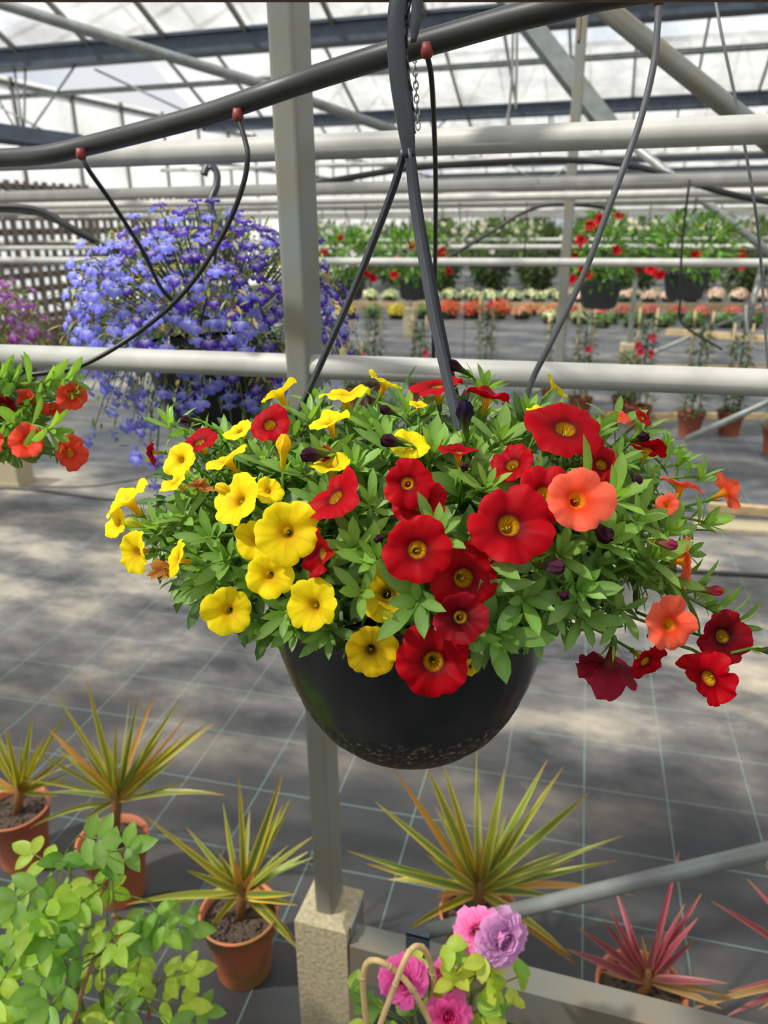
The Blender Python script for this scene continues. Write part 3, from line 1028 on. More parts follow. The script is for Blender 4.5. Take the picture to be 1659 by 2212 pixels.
# (px, py, diameter px, facing right/up/toward, palette, cup, ruffle, fold, depth scale, tube)
FL = [
 (622, 1150, 146, (.08, .05, 1), YEL, .06, .05, .00, 1.10), (524, 1085, 132, (-.55, .45, .72), YEL, .05, .05, .05, 1.06),
 (583, 1242, 106, (.05, -.02, 1), YEL, .04, .06, .02, 1.04), (494, 1318, 110, (.12, .05, 1), YEL, .08, .05, .00, 1.02),
 (683, 1308, 120, (-.42, .12, .9), YEL, .10, .05, .03, 1.08), (302, 1193, 96, (-.5, -.1, .75), YEL, .16, .09, .06, 1.05),
 (285, 1090, 118, (-.5, .72, .30), YEL, .06, .07, .08, 1.03), (262, 1130, 74, (-.6, .1, .6), YEL, .1, .06, .04, 1.03),
 (395, 995, 78, (-.42, .25, .88), YEL, .08, .05, .02, 1.05), (385, 1046, 76, (-.55, .62, .35), YEL, .06, .06, .04, 1.03),
 (497, 1002, 100, (-.5, .74, .35), YEL, .08, .06, .05, 1.02), (392, 1210, 88, (-.72, .22, .40), YEL, .10, .06, .05, 1.06),
 (608, 860, 92, (-.45, .80, .15), YEL, .12, .06, .05, 1.0), (747, 864, 108, (.02, .90, .22), YEL, .02, .07, .05, 1.0),
 (828, 838, 84, (.35, .85, .1), YEL, .12, .06, .04, 1.0), (715, 922, 100, (-.2, .85, .38), YEL, .08, .05, .03, 1.02),
 (716, 1014, 88, (-.05, .82, .45), YEL, .04, .05, .03, 1.0), (880, 968, 92, (.1, .62, .7), YEL, .06, .05, .03, .97),
 (836, 1284, 122, (.05, .15, 1), YELB, .08, .05, .02, 1.0), (801, 1402, 120, (-.02, -.12, 1), YELB, .10, .09, .05, 1.06),
 (556, 1165, 90, (-.3, -.1, .9), YEL, .1, .05, .03, .98), (520, 935, 64, (-.35, .6, .6), YEL, .1, .06, .04, 1.0),
 (945, 1465, 60, (.1, -.3, .9), YEL, .1, .05, .04, .97), (1165, 897, 62, (.0, .85, .4), YEL, .08, .06, .03, .99),
 (1192, 846, 66, (.75, .62, .15), YEL, .12, .06, .05, 1.0), (580, 1062, 64, (.2, .35, .8), YEL, .08, .06, .03, .96),
 (905, 880, 40, (0, .8, .4), YEL, .08, .06, .03, .97), (1015, 1440, 40, (.3, .0, .9), YEL, .08, .06, .03, .96),
 # red
 (900, 1188, 150, (.04, .08, 1), RED, .05, .05, .02, 1.13), (998, 1248, 156, (.12, .02, 1), RED, .04, .06, .03, 1.03),
 (880, 1045, 104, (-.02, .04, 1), RED, .04, .06, .03, 1.10), (905, 1092, 120, (.1, .25, .95), RED, .03, .07, .04, 1.0),
 (1096, 1140, 176, (.06, .30, .95), RED, .04, .06, .04, 1.08), (1218, 938, 170, (.05, .66, .72), RED, .05, .06, .04, 1.03),
 (1172, 1072, 132, (.1, .30, .95), RED, .04, .06, .03, 1.04), (732, 1082, 132, (-.52, .50, .48), RED, .02, .08, .10, 1.12), (706, 1196, 110, (-.80, .0, .5), RED, .03, .12, .08, 1.10), (946, 845, 110, (-.12, .86, .36), RED, .03, .06, .05, 1.0),
 (1050, 868, 108, (.2, .86, .18), RED, .08, .06, .05, 1.0), (585, 922, 92, (-.15, .35, .85), RED, .04, .06, .03, 1.03),
 (335, 978, 56, (-.9, -.05, .15), DRED, .10, .08, .04, 1.03), (435, 962, 84, (-.25, .62, .5), RED, .06, .06, .04, .98),
 (990, 986, 94, (.0, .90, .30), RED, .06, .06, .04, 1.0), (1110, 1010, 104, (-.45, .5, .65), RED, .05, .07, .05, 1.02),
 (993, 1333, 110, (.0, .18, 1), DRED, .16, .07, .08, 1.12), (935, 1428, 162, (.0, .12, 1), RED, .02, .09, .05, 1.10),
 (1296, 1008, 92, (.1, .35, .85), RED, .05, .06, .04, .96), (1395, 978, 92, (.30, .72, -.10), RED, .06, .06, .05, .99),
 (1385, 905, 44, (.4, .5, .6), RED, .08, .06, .04, .97), (1318, 1426, 138, (-.06, -.80, -.30), FADE, .34, .10, .10, 1.0),
 (1388, 1424, 88, (.35, -.35, .6), RED, .08, .06, .05, .96), (1555, 1375, 112, (.12, .22, .95), DRED, .06, .08, .06, 1.0),
 (1538, 1462, 128, (-.80, -.22, .42), RED, .06, .12, .14, 1.02), (1280, 960, 60, (.5, .4, .7), RED, .05, .06, .04, .95),
 (700, 985, 48, (-.4, .5, .6), DRED, .1, .08, .06, 1.0),
 # coral
 (1243, 1083, 150, (.03, .18, 1), COR, .04, .05, .02, 1.14), (1440, 1350, 116, (.15, .15, 1), COR, .06, .07, .04, 1.10),
 (1560, 1066, 92, (.86, .42, .12), COR, .05, .07, .06, 1.0), (1468, 1058, 90, (.25, .82, .05), COR, .10, .08, .05, 1.0),
 (1470, 1212, 100, (.94, .12, .10), COR, .05, .07, .05, 1.0), (1440, 1092, 52, (-.3, .3, .8), COR, .06, .06, .04, .97),
 (1335, 905, 48, (.1, .7, .5), COR, .06, .06, .04, .97), (1462, 1262, 40, (.5, -.2, .7), COR, .06, .06, .04, .96),
]
PNAME = {id(YEL): 'yellow trumpet flower', id(YELB): 'yellow trumpet flower with a brown eye', id(RED): 'red trumpet flower with a yellow throat', id(DRED): 'dark red trumpet flower', id(FADE): 'faded wine-red flower hanging face down', id(COR): 'coral trumpet flower'}
for (px, py, dm, dr, pal, cup, ruf, fold, k) in FL:
    p = on_mound(px, py, k)
    t_ = (p - CAM).dot(FWD)
    R_ = dm * t_ / F / 2 * 1.05
    ax = cdir(*dr)
    p = p + ax * R_ * .25
    FLOWERS_AT.append((p, ax, R_))
    rt = inner(p, .55)
    rt = (p - ax * R_ * 1.2).lerp(rt, .35)
    add_flower(basket, p, ax, R_, pal, PNAME[id(pal)], root=rt, cup=cup, ruf=ruf, fold=fold)

DARKB = S(58, 22, 44)
for (px, py, L, dr, c) in [(862, 957, .020, (-.8, .1, .5), DARKB), (693, 982, .022, (-.7, -.1, .6), DARKB), (998, 800, .022, (-.7, .3, .4), DARKB), (848, 892, .015, (-.7, .2, .5), DARKB), (1175, 1222, .022, (.6, .0, .8), S(80, 40, 62)), (1212, 1284, .015, (.1, .0, 1), DARKB), (1288, 1136, .024, (.3, -.5, .8), DARKB), (1366, 1022, .015, (.3, -.7, .5), DARKB), (1378, 948, .018, (.2, .1, .9), DARKB), (1022, 1156, .012, (0, 0, 1), DARKB), (828, 1158, .012, (-.5, -.3, .7), DARKB), (1002, 1014, .012, (0, .2, .9), DARKB), (1425, 1172, .016, (.9, -.2, .3), S(150, 50, 80)), (1525, 1276, .016, (.9, .0, .3), S(170, 40, 70)), (1645, 1404, .014, (.9, -.1, .3), DARKB), (418, 908, .014, (-.9, .1, .3), DARKB), (1005, 918, .026, (-.1, .8, .5), S(40, 24, 52)), (612, 985, .022, (.1, .9, .5), S(245, 205, 30)), (500, 1062, .016, (-.8, .3, .4), S(235, 205, 40)), (828, 1322, .016, (.5, -.2, .8), S(220, 215, 60)), (300, 1135, .016, (-.6, .2, .7), S(200, 200, 50))]:
    bud(basket, on_mound(px, py, 1.06), cdir(*dr), L, c, 'yellow bud' if c[1] > .4 else 'dark purple bud')
for (px, py, dr) in [(432, 1052, (.7, .3, .5)), (362, 1222, (-.7, -.4, .5))]:
    m = MB()
    corolla(m, on_mound(px, py, 1.05), cdir(*dr), .0085, dict(edge=S(190, 130, 60), mid=S(170, 105, 45), ring=S(130, 80, 30), throat=S(150, 110, 30), vein=S(110, 60, 25)), cup=.9, ruf=.5, notch=.3, fold=.3, segs=30)
    m.build('withered_flower', PETAL, basket)['label'] = 'brown withered flower'

AVOID += FLOWERS_AT
# shoots measured at their tips: (px, py, size, brightness, depth scale)
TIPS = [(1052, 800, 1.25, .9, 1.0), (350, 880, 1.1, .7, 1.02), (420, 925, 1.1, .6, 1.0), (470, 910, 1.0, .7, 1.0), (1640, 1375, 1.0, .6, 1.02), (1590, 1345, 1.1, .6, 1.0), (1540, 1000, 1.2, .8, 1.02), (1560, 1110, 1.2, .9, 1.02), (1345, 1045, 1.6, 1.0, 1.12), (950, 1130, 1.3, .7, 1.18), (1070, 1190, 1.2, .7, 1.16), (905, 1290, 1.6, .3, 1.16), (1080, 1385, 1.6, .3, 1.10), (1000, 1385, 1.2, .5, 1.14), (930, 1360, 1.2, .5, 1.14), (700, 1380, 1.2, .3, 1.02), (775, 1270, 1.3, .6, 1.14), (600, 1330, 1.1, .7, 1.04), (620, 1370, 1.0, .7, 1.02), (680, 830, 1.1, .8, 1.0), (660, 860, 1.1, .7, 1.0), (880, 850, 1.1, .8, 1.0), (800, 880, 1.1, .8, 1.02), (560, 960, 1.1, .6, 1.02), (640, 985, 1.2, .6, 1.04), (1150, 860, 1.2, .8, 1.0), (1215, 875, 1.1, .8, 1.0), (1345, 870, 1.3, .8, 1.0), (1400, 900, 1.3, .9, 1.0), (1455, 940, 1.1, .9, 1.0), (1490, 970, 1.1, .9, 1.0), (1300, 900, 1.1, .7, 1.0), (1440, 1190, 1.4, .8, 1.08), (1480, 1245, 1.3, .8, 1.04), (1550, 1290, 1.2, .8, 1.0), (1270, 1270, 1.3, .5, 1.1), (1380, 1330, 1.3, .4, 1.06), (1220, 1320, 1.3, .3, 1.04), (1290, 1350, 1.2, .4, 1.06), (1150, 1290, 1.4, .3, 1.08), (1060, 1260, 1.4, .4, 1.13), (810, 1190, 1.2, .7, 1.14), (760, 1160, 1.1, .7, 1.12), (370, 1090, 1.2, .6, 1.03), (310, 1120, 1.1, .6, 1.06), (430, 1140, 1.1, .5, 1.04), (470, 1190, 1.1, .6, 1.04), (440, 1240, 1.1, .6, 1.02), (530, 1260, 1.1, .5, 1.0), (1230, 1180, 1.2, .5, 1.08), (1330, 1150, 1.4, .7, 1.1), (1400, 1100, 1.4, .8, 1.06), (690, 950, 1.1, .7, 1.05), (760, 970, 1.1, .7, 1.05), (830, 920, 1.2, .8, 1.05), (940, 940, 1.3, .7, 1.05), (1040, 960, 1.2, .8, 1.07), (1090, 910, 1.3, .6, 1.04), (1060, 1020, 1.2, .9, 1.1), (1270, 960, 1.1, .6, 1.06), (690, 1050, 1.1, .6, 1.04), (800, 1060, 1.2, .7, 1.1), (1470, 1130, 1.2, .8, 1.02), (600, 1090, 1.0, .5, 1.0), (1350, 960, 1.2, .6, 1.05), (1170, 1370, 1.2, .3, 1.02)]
n_parts = 0
for (px, py, sz, br_, k) in TIPS:
    p = on_mound(px, py, k)
    m = MB()
    e = to_e(p - EC)
    grad = (R0 * (e.x / EA) + FH * (e.y / EB) + V((0, 0, e.z / EZ))).normalized()
    outw = (grad * .9 + V((0, 0, .35)) + cdir(0, 0, 1) * .15).normalized()
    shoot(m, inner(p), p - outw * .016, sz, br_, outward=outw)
    m.build('leafy_shoot', LEAF, basket); n_parts += 1
fill = MB()
rest = []
for i in range(230):
    e = rand_unit()
    if e.z < -.72:
        continue
    p = from_e(e * rnd(.84, 1.0))
    if (p - V((RIMC.x, RIMC.y, p.z))).length < .135 and p.z < RIMC.z + .01:
        continue
    rest.append((e.dot(to_e((CAM - EC) * .3).normalized()), p, e))
rest.sort(key=lambda r: -r[0])
for i, (_, p, e) in enumerate(rest):
    grad = (R0 * (e.x / EA) + FH * (e.y / EB) + V((0, 0, e.z / EZ))).normalized()
    outw = (grad * .8 + V((0, 0, .4)) + rand_unit() * .25).normalized()
    m = MB() if n_parts < 98 else fill
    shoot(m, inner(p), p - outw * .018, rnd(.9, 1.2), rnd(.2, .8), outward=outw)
    if m is not fill:
        m.build('leafy_shoot', LEAF, basket); n_parts += 1
for i in range(1500):
    e = rand_unit()
    if e.z < -.6:
        continue
    p = from_e(e * rnd(.45, .88))
    if p.z < RIMC.z - .01 and (p - V((RIMC.x, RIMC.y, p.z))).length < .14:
        continue
    leaf(fill, p, (e + rand_unit() * .9).normalized(), V((0, 0, 1)) + rand_unit() * .5, rnd(.022, .036), rnd(.007, .012), rnd(0, .7), jit(mix(S(40, 78, 30), G_MID, rnd(0, .7)), .15), rows=4)  # inner leaves coloured darker, painting shade into the gaps of the mound
fo = fill.build('foliage', LEAF, basket)
fo['kind'] = 'stuff'

AVOID.clear()
# ------------------------------------------------------------------ coral basket at the left edge
lb_c = at_t(-262, 930, .92)
lb = thing('hanging_basket', lb_c - V((0, 0, .17)), 'basket of coral flowers cut off by the left edge', 'hanging basket')
q = MB(); q.lathe([(.001, 0), (.06, 0), (.09, .03), (.112, .08), (.118, .13), (.122, .135), (.122, .145), (.112, .145)], 40, lb_c - V((0, 0, .17)), closed=False)
q.build('bowl', BLACKP, lb)
for w in (0.3, 2.4, 4.5):
    q = MB(); a_ = lb_c + V((.115 * math.cos(w), .115 * math.sin(w), -.03)); q.tube([a_, lb_c + V((0, 0, .42))], .0022, 6); q.build('strand', GREYP, lb)
for (px, py, dm, dr, pal, t_) in [(57, 954, 84, (.02, .1, 1), CORR, .80), (155, 855, 66, (.45, -.05, .8), CORR, .82), (70, 868, 74, (-.1, -.6, .5), CORR, .84), (112, 885, 50, (.2, -.6, .3), CORR, .86), (152, 978, 80, (.72, .1, .55), CORR, .82), (8, 880, 60, (.2, -.3, .5), DRED, .84), (20, 850, 50, (-.2, .2, .8), DRED, .88), (-20, 960, 80, (-.3, .1, .9), CORR, .8)]:
    add_flower(lb, at_t(px, py, t_), cdir(*dr), dm * t_ / F / 2, pal, 'coral trumpet flower' if pal is CORR else 'dark red trumpet flower', root=at_t(px, py, t_).lerp(lb_c, .3), cup=.06, ruf=.06, fold=.04)
for (px, py, t_, sz, b_) in [(30, 830, .84, 1.2, .8), (100, 830, .82, 1.3, .8), (150, 820, .82, 1.1, .9), (165, 850, .82, .9, .9), (110, 930, .80, 1.3, .8), (60, 880, .84, 1.2, .5), (20, 920, .82, 1.2, .5), (120, 970, .82, 1.1, .6), (5, 815, .84, 1.2, .8), (75, 910, .86, 1.2, .4), (40, 980, .82, 1.1, .4), (90, 880, .88, 1.2, .5)]:
    m = MB(); p = at_t(px, py, t_)
    shoot(m, p.lerp(lb_c, .55) - V((0, 0, .02)), p, sz, b_, nleaf=9); m.build('leafy_shoot', LEAF, lb)
fm = MB()
for i in range(60):
    e = rand_unit(); e.z = abs(e.z) * .7
    shoot(fm, lb_c + e * .03, lb_c + V((e.x * .19, e.y * .17, e.z * .10 - .01)), 1.1, rnd(.3, .8))
fo = fm.build('foliage', LEAF, lb); fo['kind'] = 'stuff'

# ------------------------------------------------------------------ lobelia baskets
def lobelia_flower(mb, p, ax, s, col, col2):
    ax = ax.normalized()
    a = ax.cross(V((0, 0, 1)))
    a = a.normalized() if a.length > .05 else RIGHT.copy()
    b = a.cross(ax).normalized()
    for (w, L, wd) in ((-90, 1.0, .84), (-142, .94, .78), (-38, .94, .78), (62, .6, .28), (118, .6, .28)):
        w = math.radians(w)
        d = a * math.cos(w) + b * math.sin(w)
        e = ax.cross(d)
        q = p + d * s * .08
        c = jit(col, .12)
        vs = [q - e * s * .08, q + e * s * .08,
              q + d * s * L * .5 - e * s * wd * .42 + ax * s * .10, q + d * s * L * .5 + ax * s * .16, q + d * s * L * .5 + e * s * wd * .42 + ax * s * .10,
              q + d * s * L * .92 - e * s * wd * .30, q + d * s * L + ax * s * .03, q + d * s * L * .92 + e * s * wd * .30]
        mb.add(vs, [(0, 1, 3), (0, 3, 2), (1, 4, 3), (2, 3, 6, 5), (3, 4, 7, 6)], [col2, col2, c, mix(c, (1, 1, 1), .12), c, c, c, c])
    mb.tube([p, p - ax * s * .5], [s * .1, s * .05], 5, col)

def lobelia_basket(cen, ra, rz, n, palette, label, trail=0, name='hanging_basket'):
    t = thing(name, cen - V((0, 0, .16)), label, 'hanging basket')
    q = MB(); q.lathe([(.001, 0), (.06, 0), (.09, .03), (.108, .09), (.115, .14), (.12, .143), (.12, .155), (.11, .155)], 36, cen - V((0, 0, .19)), closed=False)
    q.build('bowl', BLACKP, t)
    fol = MB()
    tv = (CAM - cen).normalized()
    fl = []
    for i in range(n):
        zz = 1 - 2 * (i + .5) / n
        ww = i * 2.39996
        e = V((math.cos(ww) * math.sqrt(1 - zz * zz), math.sin(ww) * math.sqrt(1 - zz * zz), zz)) + rand_unit() * .09
        e.normalize()
        if e.z < -.85:
            continue
        k = rnd(.88, 1.06) if rnd(0, 1) > .1 else rnd(1.05, 1.2)
        p = cen + V((e.x * ra, e.y * ra, e.z * rz)) * k
        if e.z < -.2 and rnd(0, 1) < trail:
            p.z -= rnd(0, rz * .9)
        if (p - V((cen.x, cen.y, p.z))).length < .13 and p.z < cen.z - .03:
            continue
        fl.append((e.dot(tv), p, e, k))
    fl.sort(key=lambda r: -r[0])
    many = MB()
    for i, (dt, p, e, k) in enumerate(fl):
        root = cen + (p - cen) * .62
        root.z = max(root.z, cen.z - .03)
        if i % 3 == 0 or k > 1.06:
            fol.tube([root, root.lerp(p, .6) + V((0, 0, .02)), p], [.0012, .001, .0006], 4, jit(S(104, 128, 60), .2))
        c = palette(p, e)
        m = MB() if i < 96 else many
        lobelia_flower(m, p + e * .004, (e + V((0, 0, .15)) + tv * .35 + rand_unit() * .3), rnd(.0125, .0165), c, mix(c, (.9, .9, 1), .6))
        if m is not many:
            m.build('flower', PETAL, t)
    if many.v:
        o = many.build('flowers', PETAL, t); o['kind'] = 'stuff'
    for i in range(2300):
        e = rand_unit()
        if e.z < -.8:
            continue
        k = rnd(.65, 1.10)
        p = cen + V((e.x * ra, e.y * ra, e.z * rz)) * k
        if (p - V((cen.x, cen.y, p.z))).length < .125 and p.z < cen.z - .03:
            continue
        if e.z < -.2 and rnd(0, 1) < trail:
            p.z -= rnd(0, rz * .9)
        leaf(fol, p, e + rand_unit(), V((0, 0, 1)) + rand_unit() * .4, rnd(.014, .028), rnd(.004, .008), rnd(0, .8), jit(random.choice([S(128, 150, 70), S(160, 172, 96), S(92, 120, 52), S(78, 104, 46), S(172, 150, 80)]), .2), rows=3)
    o = fol.build('foliage', LEAF, t); o['kind'] = 'stuff'
    return t
lc = at_t(455, 690, 1.32)
def lob_pal(p, e):
    s = (p - lc).dot(RIGHT) / .24 + (p - lc).z * 3.2 + rnd(-.75, .75)
    return S(74, 28, 172) if s > .35 else S(130, 132, 246)
lob = lobelia_basket(lc, .220, .160, 880, lob_pal, 'mound of blue and violet lobelia hanging left behind the post', trail=.4)
q = MB()
hk = [(500, 600, 1.32), (478, 500, 1.32), (458, 455, 1.32), (456, 430, 1.32), (468, 400, 1.32), (468, 372, 1.32), (455, 358, 1.32), (446, 362, 1.32), (440, 378, 1.32)]
q.strap(smooth_path([at_t(*k) for k in hk], 5), .011, .007, FWD)
q.build('hanger', GREYP, lob)
for w in (.2, 2.3, 4.4):
    q = MB(); q.tube([at_t(478, 500, 1.32), lc + V((.115 * math.cos(w), .115 * math.sin(w), -.04))], .0022, 6); q.build('strand', GREYP, lob)
mc = at_t(-45, 722, 1.75)
lobelia_basket(mc, .135, .12, 260, lambda p, e: random.choice([S(178, 70, 200), S(160, 50, 180), S(198, 110, 210)]), 'magenta lobelia basket at the left edge in front of the lattice', trail=.3)

# ------------------------------------------------------------------ wooden lattice at the left wall
def trellis(p0, p1, h, label):
    p0, p1 = V(p0), V(p1)
    t = thing('garden_trellis', p0, label, 'trellis')
    d = (p1 - p0).normalized(); nn = d.cross(V((0, 0, 1)))
    L = (p1 - p0).length
    m = MB()
    z = .12
    while z < h:
        m.bar(p0 + V((0, 0, z)), p1 + V((0, 0, z)), .086, .022, nn)
        z += .175
    m.build('slats', OLDWOOD, t, smooth=False)
    m = MB()
    x = .05
    while x < L:
        q = p0 + d * x + nn * .03
        m.bar(q, q + V((0, 0, h)), .075, .03, nn)
        q = p0 + d * (x + .16) + nn * .05
        m.bar(q, q + V((0, 0, h)), .05, .03, nn)
        x += .34
    m.build('uprights', OLDWOOD, t, smooth=False)
tx = XL + .45
trellis((tx, 6.3, 0), (tx, 9.9, 0), 2.12, 'weathered brown wooden lattice standing by the left glass wall, nearer panel')
trellis((tx, 10.0, 0), (tx, 14.5, 0), 2.08, 'weathered brown wooden lattice partly behind the blue lobelia, farther panel')

# ------------------------------------------------------------------ cordylines in terracotta pots
def make_pot(parent, c, r=.084, h=.17, m=TERRA, soil_name='soil'):
    q = MB()
    q.lathe([(.001, .0), (r * .70, 0), (r * .72, .004), (r * .86, h * .70), (r * .93, h * .72), (r * .99, h * .965), (r * 1.03, h * .97), (r * 1.04, h), (r * .97, h), (r * .93, h * .8)], 48, c, closed=False)
    q.build('pot', m, parent)
    s = MB()
    n = 40
    rings = [0, .25, .5, .75, 1.0]
    vs, fs = [], []
    for i, f in enumerate(rings):
        for k in range(n):
            w = 2 * PI * k / n
            vs.append(c + V((r * .95 * f * math.cos(w), r * .95 * f * math.sin(w), h * .87 + rnd(-.003, .003) * (f < 1))))
    for i in range(4):
        for k in range(n):
            fs.append((i * n + k, i * n + (k + 1) % n, (i + 1) * n + (k + 1) % n, (i + 1) * n + k))
    s.add(vs, fs)
    for k in range(60):
        w = rnd(0, 6.28); f = math.sqrt(rnd(0, .8))
        p = c + V((r * .93 * f * math.cos(w), r * .93 * f * math.sin(w), h * .875))
        z = rnd(.002, .0045)
        s.box((p.x - z, p.y - z, p.z - z), (p.x + z, p.y + z, p.z + z))
    s.build('soil', SOIL, parent)

def sword(mb, a, b, wd, sag, green, edge, tip):
    a, b = V(a), V(b)
    L = (b - a).length
    n = 9
    c = a.lerp(b, .5) + V((0, 0, sag * L))
    side0 = None
    vs, cs, fs = [], [], []
    view = (CAM - a).normalized()
    mixv = (view + rand_unit() * .7).normalized()
    for i in range(n + 1):
        s = i / n
        p = a * (1 - s) ** 2 + c * (2 * s * (1 - s)) + b * s * s
        tg = ((c - a) * (1 - s) + (b - c) * s).normalized()
        sd = tg.cross(mixv).normalized()
        nn = sd.cross(tg)
        w = wd * (.5 + .5 * min(1, s * 4)) * max(.04, (1 - s ** 2.6)) * .5
        ce = mix(edge, tip, max(0, s - .82) / .18)
        cg = mix(green, tip, max(0, s - .86) / .14)
        base = mix(S(150, 110, 40), cg, min(1, s * 4 + .1))
        vs += [p - sd * w + nn * w * .25, p - sd * w * .45, p + sd * w * .45, p + sd * w + nn * w * .25]
        cs += [mix(S(150, 110, 40), ce, min(1, s * 4 + .2)), base, base, mix(S(150, 110, 40), ce, min(1, s * 4 + .2))]
        if i:
            k = 4 * i
            for j in range(3):
                fs.append((k - 4 + j, k - 3 + j, k + 1 + j, k + j))
    mb.add(vs, fs, cs)

def cordyline(rim_px, crown_px, tips, label, red=False, width=.019, pm=TERRA, extra=6, neck=.0):
    rc = at_z(*rim_px, .17)
    c = V((rc.x, rc.y, 0))
    t = thing('potted_cordyline', c, label, 'potted plant', 'spiky cordylines on the ground fabric')
    make_pot(t, c, m=pm)
    d = ray(*crown_px)
    dist = (c - CAM).dot(FH)
    crown = at_d(crown_px[0], crown_px[1], dist)
    st = MB()
    st.tube([c + V((0, 0, .14)), crown - V((0, 0, .004)), crown + V((0, 0, .03))], [.011, .012, .005], 10, S(120, 84, 44))
    st.build('trunk', STEM, t)
    for (px, py) in tips:
        below = max(0, py - crown_px[1])
        depth = dist + rnd(-.07, .07) - below / 250.0 * .10
        b = at_d(px, py, depth)
        if b.z < .02:
            b = at_z(px, py, .03)
        sag = rnd(.06, .14) if b.z < crown.z + .06 else rnd(-.02, .05)
        if red:
            g, e, tp = S(128, 66, 70), S(178, 96, 98), S(170, 120, 84)
            if rnd(0, 1) < .25: g, e = S(150, 120, 70), S(190, 150, 90)
        else:
            g = jit(random.choice([S(118, 136, 54), S(134, 142, 50), S(98, 124, 60)]), .12)
            e = jit(random.choice([S(226, 204, 70), S(234, 196, 50), S(200, 200, 90)]), .1)
            tp = random.choice([S(198, 140, 56), S(176, 118, 64), S(190, 170, 70)])
            if rnd(0, 1) < .12: g, e, tp = S(190, 140, 62), S(205, 155, 75), S(150, 104, 72)
        m = MB()
        sword(m, crown + rand_unit() * .006, b, width * rnd(.8, 1.15), sag, g, e, tp)
        m.build('leaf', SPIKE, t)
    for i in range(extra):
        w = rnd(0, 6.28)
        b = crown + V((math.cos(w) * rnd(.06, .2), abs(math.sin(w)) * rnd(.05, .2), rnd(.08, .2)))
        m = MB()
        sword(m, crown, b, width * .8, .04, S(140, 62, 72) if red else S(110, 128, 54), S(190, 90, 100) if red else S(200, 180, 70), S(170, 120, 60))
        m.build('leaf', SPIKE, t)
    return t
cordyline((32, 1742), (42, 1712), [(0, 1590), (70, 1540), (125, 1562), (95, 1590), (165, 1612), (172, 1645), (158, 1665), (150, 1690), (-40, 1560), (-60, 1650), (45, 1600), (20, 1625), (128, 1720), (-80, 1710), (55, 1640), (10, 1560)], 'yellow-green spiky cordyline in the pot cut by the left edge', width=.0155)
cordyline((243, 1812), (252, 1728), [(125, 1505), (186, 1466), (300, 1500), (341, 1480), (395, 1503), (420, 1528), (455, 1556), (402, 1585), (130, 1590), (98, 1568), (60, 1620), (45, 1686), (105, 1712), (412, 1684), (486, 1718), (62, 1790), (182, 1772), (280, 1512), (250, 1562), (352, 1582), (380, 1640), (228, 1925), (232, 1600), (160, 1640), (465, 1562)], 'tallest yellow-striped cordyline, behind the lime-green leafy rose', width=.0165)
cordyline((516, 1968), (522, 1932), [(312, 1762), (402, 1786), (482, 1735), (515, 1668), (612, 1668), (611, 1736), (665, 1840), (682, 1850), (402, 1880), (368, 1808), (272, 1954), (356, 1960), (435, 2034), (640, 1932), (642, 1956), (640, 2030), (645, 2052), (540, 1855), (506, 1852), (470, 1840), (550, 1880)], 'green-leaved cordyline in an algae-stained pot left of the concrete footing', pm=TERRAG)
cordyline((1035, 1968), (1035, 1925), [(812, 1733), (850, 1660), (922, 1655), (957, 1650), (1030, 1617), (1090, 1660), (1183, 1640), (1218, 1655), (1276, 1710), (1346, 1805), (1240, 1856), (1331, 1859), (1376, 1936), (750, 1838), (792, 1866), (838, 1900), (936, 1940), (868, 2018), (1236, 2068), (1252, 2092), (1200, 1938), (922, 1756), (920, 1845), (1000, 1790), (1062, 1770)], 'wide yellow-striped cordyline behind the grey brace tube, below the basket', width=.021)
cordyline((1385, 2133), (1397, 2118), [(1250, 2006), (1302, 1984), (1336, 2030), (1386, 2022), (1440, 2022), (1502, 2028), (1572, 2124), (1582, 2154), (1222, 2050), (1420, 2012), (1352, 2060), (1470, 2060), (1300, 2100), (1560, 2180)], 'small pink-red cordyline behind the angle beam at lower right', red=True, width=.019)
cordyline((1790, 2130), (1790, 2105), [(1536, 1946), (1572, 2142), (1470, 2188), (1640, 2000), (1640, 2180), (1700, 1980), (1560, 2200)], 'red cordyline at the right edge, mostly cut off, only leaf tips showing', red=True, width=.018)

# ------------------------------------------------------------------ roses in the foreground
def rose_leaf(mb, p, d, up, size, col):
    d = d.normalized()
    side = d.cross(up).normalized()
    tip = p + d * size * 1.5
    mb.tube([p, tip], .0011, 5, jit(S(130, 150, 70), .1))
    c = lambda: jit(col, .14)
    leaf(mb, tip, d + up * .1, up, size * 1.15, size * .72, rnd(.1, .6), c(), shape=1, fold=.3)
    for f in (.95, .45):
        for s in (-1, 1):
            leaf(mb, p + d * size * 1.5 * f, d * .45 + side * s + up * rnd(-.1, .3), up, size * rnd(.85, 1.05), size * .62, rnd(.1, .7), c(), shape=1, fold=.3)

def hoop(parent, pts, r, m, name='cane_hoop'):
    q = MB(); P = smooth_path(pts, 6)
    q.tube(P, r, 12)
    for i in range(5, len(P), 9):
        q.tube([P[i] - (P[i] - P[i - 1]).normalized() * .001, P[i] + (P[i] - P[i - 1]).normalized() * .003], r * 1.12, 12)
    q.build(name, m, parent)

